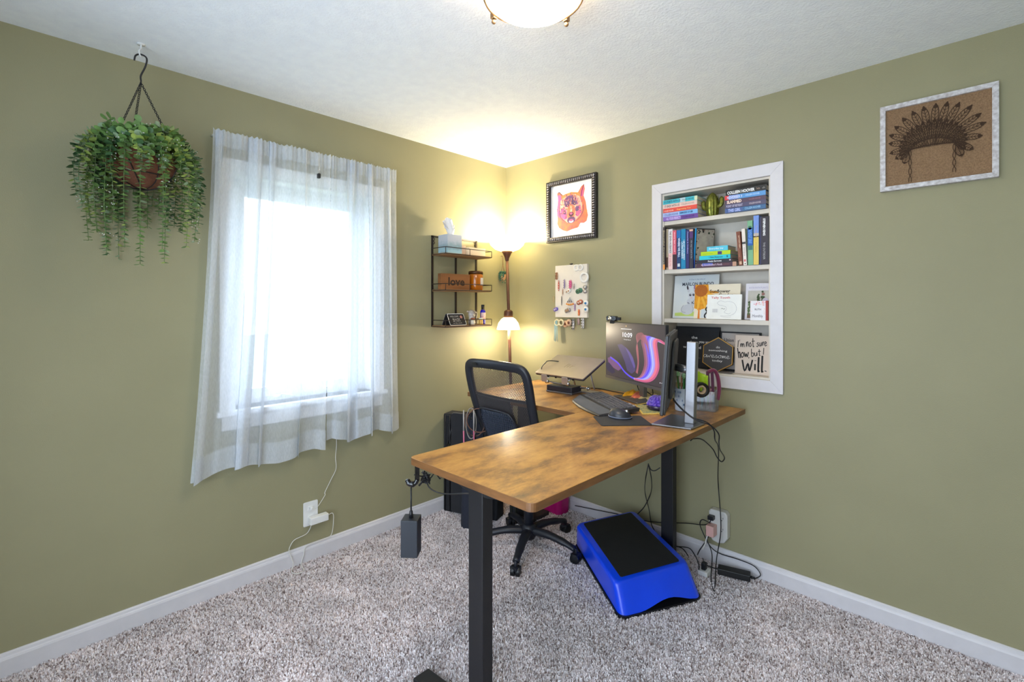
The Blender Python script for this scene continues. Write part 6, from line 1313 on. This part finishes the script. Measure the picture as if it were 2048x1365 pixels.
for i in range(m_):
    t = i/(m_-1)
    for n_, z_ in ((.137, .0098), (.165, .0118), (.195, .0142), (.212, .0166)): a = (kx(n_, -1)+.006)*(1-t)+(kx(n_, 1)-.006)*t; vs.append(K_(a, n_-.020*math.sin(PI*t)*(1 if n_ < .16 else .6), z_+.004*math.sin(PI*t)))
b.add(vs, [(i*4+k, i*4+k+1, (i+1)*4+k+1, (i+1)*4+k) for i in range(m_-1) for k in range(3)], True); b.build('palm_rest', darkfab, kb)
def keyM(a, n_):
    t = (a-1.035)/.45; z_ = .0165+(n_-.215)*.108+.004*math.sin(PI*min(1, max(0, t))); p = K_(a, n_, z_); X_ = A_.copy(); Y_ = (N__+Vector((0, 0, .108))).normalized(); return frame(p, X_, Y_)
b = B(); bs = B()
for row in range(6):
    n_ = .228+row*.0195; x = 1.052
    while x < 1.470:
        w__ = .0165
        if row == 0: w__ = rnd.choice([.0165, .022, .026])
        if 1.19 < x < 1.215 and row < 5: w__ = .006; x += .008; continue
        if row == 0 and 1.12 < x < 1.26: w__ = .036
        if x+w__ > 1.474: break
        M = keyM(x+w__/2, n_); lo = [(-w__/2, -.0075), (w__/2, -.0075), (w__/2, .0075), (-w__/2, .0075)]
        b.add([M @ Vector((p[0], p[1], 0)) for p in lo]+[M @ Vector((p[0]*.84, p[1]*.8, .0042)) for p in lo], [(4, 5, 6, 7), (0, 1, 5, 4), (1, 2, 6, 5), (2, 3, 7, 6), (3, 0, 4, 7)]); x += w__+.0025
stuff(b.build('keys', mat('key_grey', (92, 92, 98), .4), kb))
f = Flat(keyM(1.385, .338), 1, 1, .0006)
for u in (0, .045): f.poly(mat('status_label', (190, 190, 196), .3), [(u, -.004), (u+.030, -.004), (u+.030, .005), (u, .005)])
f.build('status_lights', kb)
# mouse and pad
mp_ = thing('mouse_pad', 'small dark grey mouse pad with rounded corners at the desk edge', 'mouse pad', (1.445, -.71, DZ), (0, 0, math.radians(46.5)))
B().prism(rrect(-.113, -.089, .113, .089, .014), .0005, .0035).build('pad', mat('pad_cloth', (52, 52, 56), .8, bump=.2, bscale=800), mp_, bevel=.001, local=True)
ms = thing('computer_mouse', 'dark grey sculpted wireless mouse standing on the mouse pad', 'mouse', (1.412, -.672, DZ+.0036), (0, 0, math.radians(20)))
def mf(u, v):
    a = 2*PI*u; t = v*PI/2; r = math.cos(t); x = .052*math.cos(a)*r*(1 if math.cos(a) < 0 else 1.05); y = .034*math.sin(a)*r; z = .044*math.sin(t)**.9*(1-.28*(x/.06))+.001
    if math.sin(a) < 0: y *= 1.15+.15*r
    return Vector((x, y-.006*math.sin(t), z))
B().grid(mf, 32, 10).build('shell', mat('mouse_graphite', (54, 56, 62), .35), ms, local=True)
b = B(); b.tube([mf(k/32, .06)*1.0+Vector((0, 0, .001)) for k in range(32)], .0022, 6, closed=True); b.build('lower_rim', mat('mouse_rim', (116, 126, 150), .3), ms, local=True)
b = B(); b.cyl((0, 0, 0), .010, -.003, .003, 14, Matrix.Translation((.032, -.004, .030)) @ Matrix.Rotation(PI/2, 4, 'X')); b.build('scroll_wheel', chrome, ms, local=True)

# paper packets, coaster, bowl
st1 = thing('tissue_pack', 'crumpled yellow and pink wrapped packet beside the keyboard', 'packet', (1.22, -.17, DZ))
pc = [onZ(1241, 797, DZ), onZ(1268, 786, DZ), onZ(1316, 791, DZ), onZ(1312, 806, DZ), onZ(1275, 801, DZ)]
b = B(); ce = sum(pc, Vector())/5
def crump(m, a, c, d, e, hh_, ph):
    b.use(m); b.grid(lambda u, v: (a.lerp(c, u)).lerp(d.lerp(e, u), v)+Vector((0, 0, .004+hh_*(math.sin(PI*v)**.6)*(math.sin(PI*u)**.3)+.006*math.sin(u*11+ph)*math.sin(v*6+ph))), 12, 8)
crump(mat('wrap_yellow', (240, 170, 36), .4, var=.2, vscale=60), pc[0], pc[0].lerp(pc[2], .42), pc[1]+Vector((-.02, .0, 0)), pc[1].lerp(pc[2], .25), .022, 0)
crump(mat('wrap_coral', (230, 120, 96), .4, var=.2, vscale=60), pc[0].lerp(pc[3], .25), pc[0].lerp(pc[3], .55), pc[1].lerp(pc[2], .22), pc[1].lerp(pc[2], .5), .018, 2)
crump(mat('wrap_cream', (232, 206, 144), .5, var=.1), pc[0].lerp(pc[3], .5), pc[3], pc[1].lerp(pc[2], .48), pc[2], .014, 4)
b.build('wrapper', None, st1)
nb = thing('black_notebook', 'thin black notebook edge lying under the yellow packet', 'notebook', (1.25, -.2, DZ)); b = B(); b.prism([(p.x, p.y) for p in (onZ(1243, 800, DZ), onZ(1290, 812, DZ), onZ(1316, 798, DZ), onZ(1268, 789, DZ))], DZ+.0005, DZ+.0035); b.build('cover', blackp, nb)
cp_ = [onZ(1271, 812, DZ), onZ(1286, 830, DZ), onZ(1327, 829, DZ), onZ(1310, 806, DZ)]
co_ = thing('woven_coaster', 'yellow-edged woven square coaster with fringe under the purple bowl', 'coaster', (1.40, -.42, DZ))
b = B(); b.prism([(p.x, p.y) for p in cp_][::-1], DZ+.0005, DZ+.003); b.build('weave', mat('teal_weave', (96, 130, 116), .9, color2=(206, 186, 110), vscale=90, bump=.5, bscale=300), co_)
cc = sum(cp_, Vector())/4; b = B(); b.tube([p+Vector((0, 0, .003)) for p in cp_], .004, 6, closed=True)
for i in range(4):
    for k in range(9): p = cp_[i].lerp(cp_[(i+1) % 4], k/8); b.tube([p+Vector((0, 0, .002)), p+(p-cc).normalized()*.010+Vector((0, 0, .002))], .0012, 4)
b.build('fringe', mat('yellow_yarn', (224, 190, 96), .9), co_)
bwc = Vector((1.452, -.385, DZ)); bw = thing('purple_bowl', 'dark purple glossy bowl on the coaster behind the second monitor', 'bowl', tuple(bwc))
B().lathe([(.001, .004), (.040, .004), (.052, .012), (.056, .026), (.053, .026), (.048, .014), (.001, .009)], bwc, 28).build('bowl', mat('plum_glaze', (44, 30, 66), .2, coat=.5), bw)
scn = thing('satin_scrunchie', 'bunched purple satin scrunchie heaped in the dark bowl', 'scrunchie', (bwc.x, bwc.y, DZ+.03))
b = B()
for j in range(3):
    R_ = .034-.007*j; b.grid(lambda u, v, R_=R_, j=j: Vector((bwc.x+(R_+(.017+.005*math.sin(26*u*PI+j))*math.cos(2*PI*v))*math.cos(2*PI*u), bwc.y+(R_+(.017+.005*math.sin(26*u*PI+j))*math.cos(2*PI*v))*math.sin(2*PI*u), DZ+.030+.013*j+(.014+.003*math.sin(30*u*PI+2*j))*math.sin(2*PI*v))), 60, 10)
b.build('ruffles', mat('purple_satin', (78, 44, 170), .28, sheen=.4, var=.15), scn)
# pen cup with pencils and flower pens
cu = Vector((1.545, -.305, DZ)); pcu = thing('pen_cup', 'pale blue printed cup holding pencils behind the second monitor', 'cup', tuple(cu))
B().lathe([(.001, .001), (.034, .001), (.036, .005), (.038, .112), (.0355, .112), (.034, .008), (.001, .006)], cu, 28).build('cup', mat('cup_white', (206, 214, 228), .3), pcu)
b = B(); 
for k in range(14):
    a = math.radians(-150+8*k+rnd.uniform(-3, 3)); z_ = rnd.choice([.03, .05, .07, .09]); P_ = lambda a_, zz, r_=.0386: cu+Vector((r_*math.cos(a_), r_*math.sin(a_), zz))
    b.add([P_(a, z_), P_(a+.10, z_), P_(a+.10, z_+.010), P_(a, z_+.010)], [(0, 1, 2, 3)])
b.build('cup_print', mat('cup_print', (96, 120, 160), .5), pcu)
pg2 = 'pencils standing in the pale blue cup'
for i in range(5):
    a = rnd.uniform(0, 2*PI); p = cu+Vector((.018*math.cos(a), .018*math.sin(a), .010)); q = cu+Vector((.026*math.cos(a+.4), .026*math.sin(a+.4), .165+.012*rnd.random())); t = thing('pencil', ('natural wood pencil standing in the pale blue cup', 'dark red pencil standing in the pale blue cup')[i % 2], 'pencil', tuple(p), group=pg2+(' natural wood' if i % 2 == 0 else ' dark red'))
    B().tube([p, q], .0038, 6).build('shaft', mat('pencil_%d' % (i % 2), ((206, 160, 104), (120, 40, 44))[i % 2], .5), t); B().tube([q, q+(q-p).normalized()*.012], [.0038, .0008], 6).build('tip', mat('pencil_wood', (220, 184, 140), .7), t)
for i in range(5):
    a = 2*PI*i/5+.3; p = cu+Vector((.012*math.cos(a), .012*math.sin(a), .012)); q = cu+Vector((.028*math.cos(a), .028*math.sin(a), .168+.01*(i % 2))); t = thing('cactus_pen', 'green cactus pen with white spots standing in the pale blue cup', 'pen', tuple(p), group='green cactus pens in the pale blue cup')
    B().tube([p, q], .003, 6).build('barrel', mat('pen_green', (60, 130, 60), .5), t); b = B(); b.ball(q+Vector((0, 0, .008)), .010, 10, (1, 1, 1.5)); b.build('topper', mat('topper_green', (80, 150, 60), .5, color2=(196, 224, 190), vscale=220), t)
# clear tumbler with pens, lime cup, maroon strap
gc = Vector((1.628, -.215, DZ)); tum = thing('clear_tumbler', 'clear plastic organiser box filled with coloured pens at the back right of the desk', 'organiser', tuple(gc))
clr = bpy.data.materials.new('clear_acrylic'); clr.use_nodes = True; N = clr.node_tree.nodes; K = clr.node_tree.links; N.remove(N['Principled BSDF']); t_ = N.new('ShaderNodeBsdfTransparent'); t_.inputs[0].default_value = (.86, .88, .9, 1); g_ = N.new('ShaderNodeBsdfGlossy'); g_.inputs['Roughness'].default_value = .05; d_ = N.new('ShaderNodeBsdfDiffuse'); d_.inputs[0].default_value = (.7, .72, .76, 1)
x1_ = N.new('ShaderNodeMixShader'); x1_.inputs[0].default_value = .15; x2_ = N.new('ShaderNodeMixShader'); x2_.inputs[0].default_value = .14; K.new(t_.outputs[0], x1_.inputs[1]); K.new(d_.outputs[0], x1_.inputs[2]); K.new(x1_.outputs[0], x2_.inputs[1]); K.new(g_.outputs[0], x2_.inputs[2]); K.new(x2_.outputs[0], N['Material Output'].inputs[0])
b = B(); M = RZ(math.radians(10), gc); 
for a, c in (((-.05, -.04, .001), (.05, .04, .004)), ((-.05, -.04, .004), (-.047, .04, .10)), ((.047, -.04, .004), (.05, .04, .10)), ((-.047, -.04, .004), (.047, -.037, .10)), ((-.047, .037, .004), (.047, .04, .10))): b.box(a, c, M)
b.build('box', clr, tum)
for i, (c, lb2) in enumerate([((60, 40, 90), 'dark violet marker standing in the clear organiser'), ((70, 150, 170), 'teal marker standing in the clear organiser'), ((120, 30, 60), 'crimson marker standing in the clear organiser'), ((200, 190, 186), 'pale grey marker standing in the clear organiser'), ((196, 130, 150), 'dusty pink marker standing in the clear organiser'), ((50, 70, 110), 'navy marker standing in the clear organiser')]):
    p = M @ Vector((-.034+.013*i, -.02+.018*(i % 3), .006)); q = p+Vector((.004*math.sin(i*2), .004*math.cos(i), .105-.008*(i % 2))); t = thing('marker_pen', lb2, 'marker', tuple(p), group='markers in the clear organiser'); B().tube([p, p.lerp(q, .75)], .0055, 8).build('barrel', mat('marker_%d' % i, c, .4), t); B().tube([p.lerp(q, .75), q], .006, 8).build('cap', mat('markercap_%d' % i, tuple(int(v*.7) for v in c), .4), t)
lm_ = thing('lime_folder', 'lime green curved pouch sticking up behind the silver monitor stand', 'pouch', tuple(gc)); b = B()
lc0 = pD(1404, 775, 2.39); b.grid(lambda u, v: pD(1390+26*u, 742+(10 if u > .3 else 4)*u+v*(26+30*u), 2.39+.02*math.sin(PI*u)), 10, 8); b.build('pouch', mat('lime_fabric', (170, 206, 40), .5, var=.15), lm_, solid=.004)
bs_ = thing('black_tape_dispenser', 'rounded black dispenser with a beige core behind the monitor stand', 'dispenser', tuple(pD(1402, 800, 2.36))); cc_ = pD(1402, 780, 2.36); b = B(); M = Matrix.Translation(cc_) @ Matrix.Rotation(YAW, 4, 'Z') @ Matrix.Rotation(PI/2, 4, 'X'); b.lathe([(.024, -.010), (.037, -.010), (.037, .010), (.024, .010), (.024, -.010)], (0, 0, 0), 24, M); b.build('ring', blackp, bs_); b = B(); b.lathe([(.014, -.012), (.0215, -.012), (.0215, .012), (.014, .012), (.014, -.012)], (0, 0, 0), 20, M); b.build('core', mat('beige_core', (196, 170, 140), .6), bs_)
mr_ = mat('maroon_velvet', (112, 12, 62), .6, sheen=.5)
mst = thing('velvet_strap', 'maroon velvet headband looped over the edge of the clear organiser', 'headband', tuple(pD(1428, 770, 2.40)))
b = B(); b.tube(smooth([pD(1416, 745, 2.40), pD(1424, 741, 2.40), pD(1431, 744, 2.40), pD(1436, 758, 2.40), pD(1438, 780, 2.40), pD(1435, 800, 2.40)], 6), .0135, 10, flat=.7); b.build('band', mr_, mst)
mst2 = thing('velvet_strap', 'darker plum velvet headband standing left of the maroon one', 'headband', tuple(pD(1418, 770, 2.40)))
b = B()
for px in (1415, 1424): b.tube(smooth([pD(px, 743, 2.40), pD(px+1, 760, 2.40), pD(px+2, 787, 2.40)], 5), .0105, 10, flat=.7)
b.build('band', mat('plum_velvet', (84, 20, 62), .6, sheen=.5), mst2)
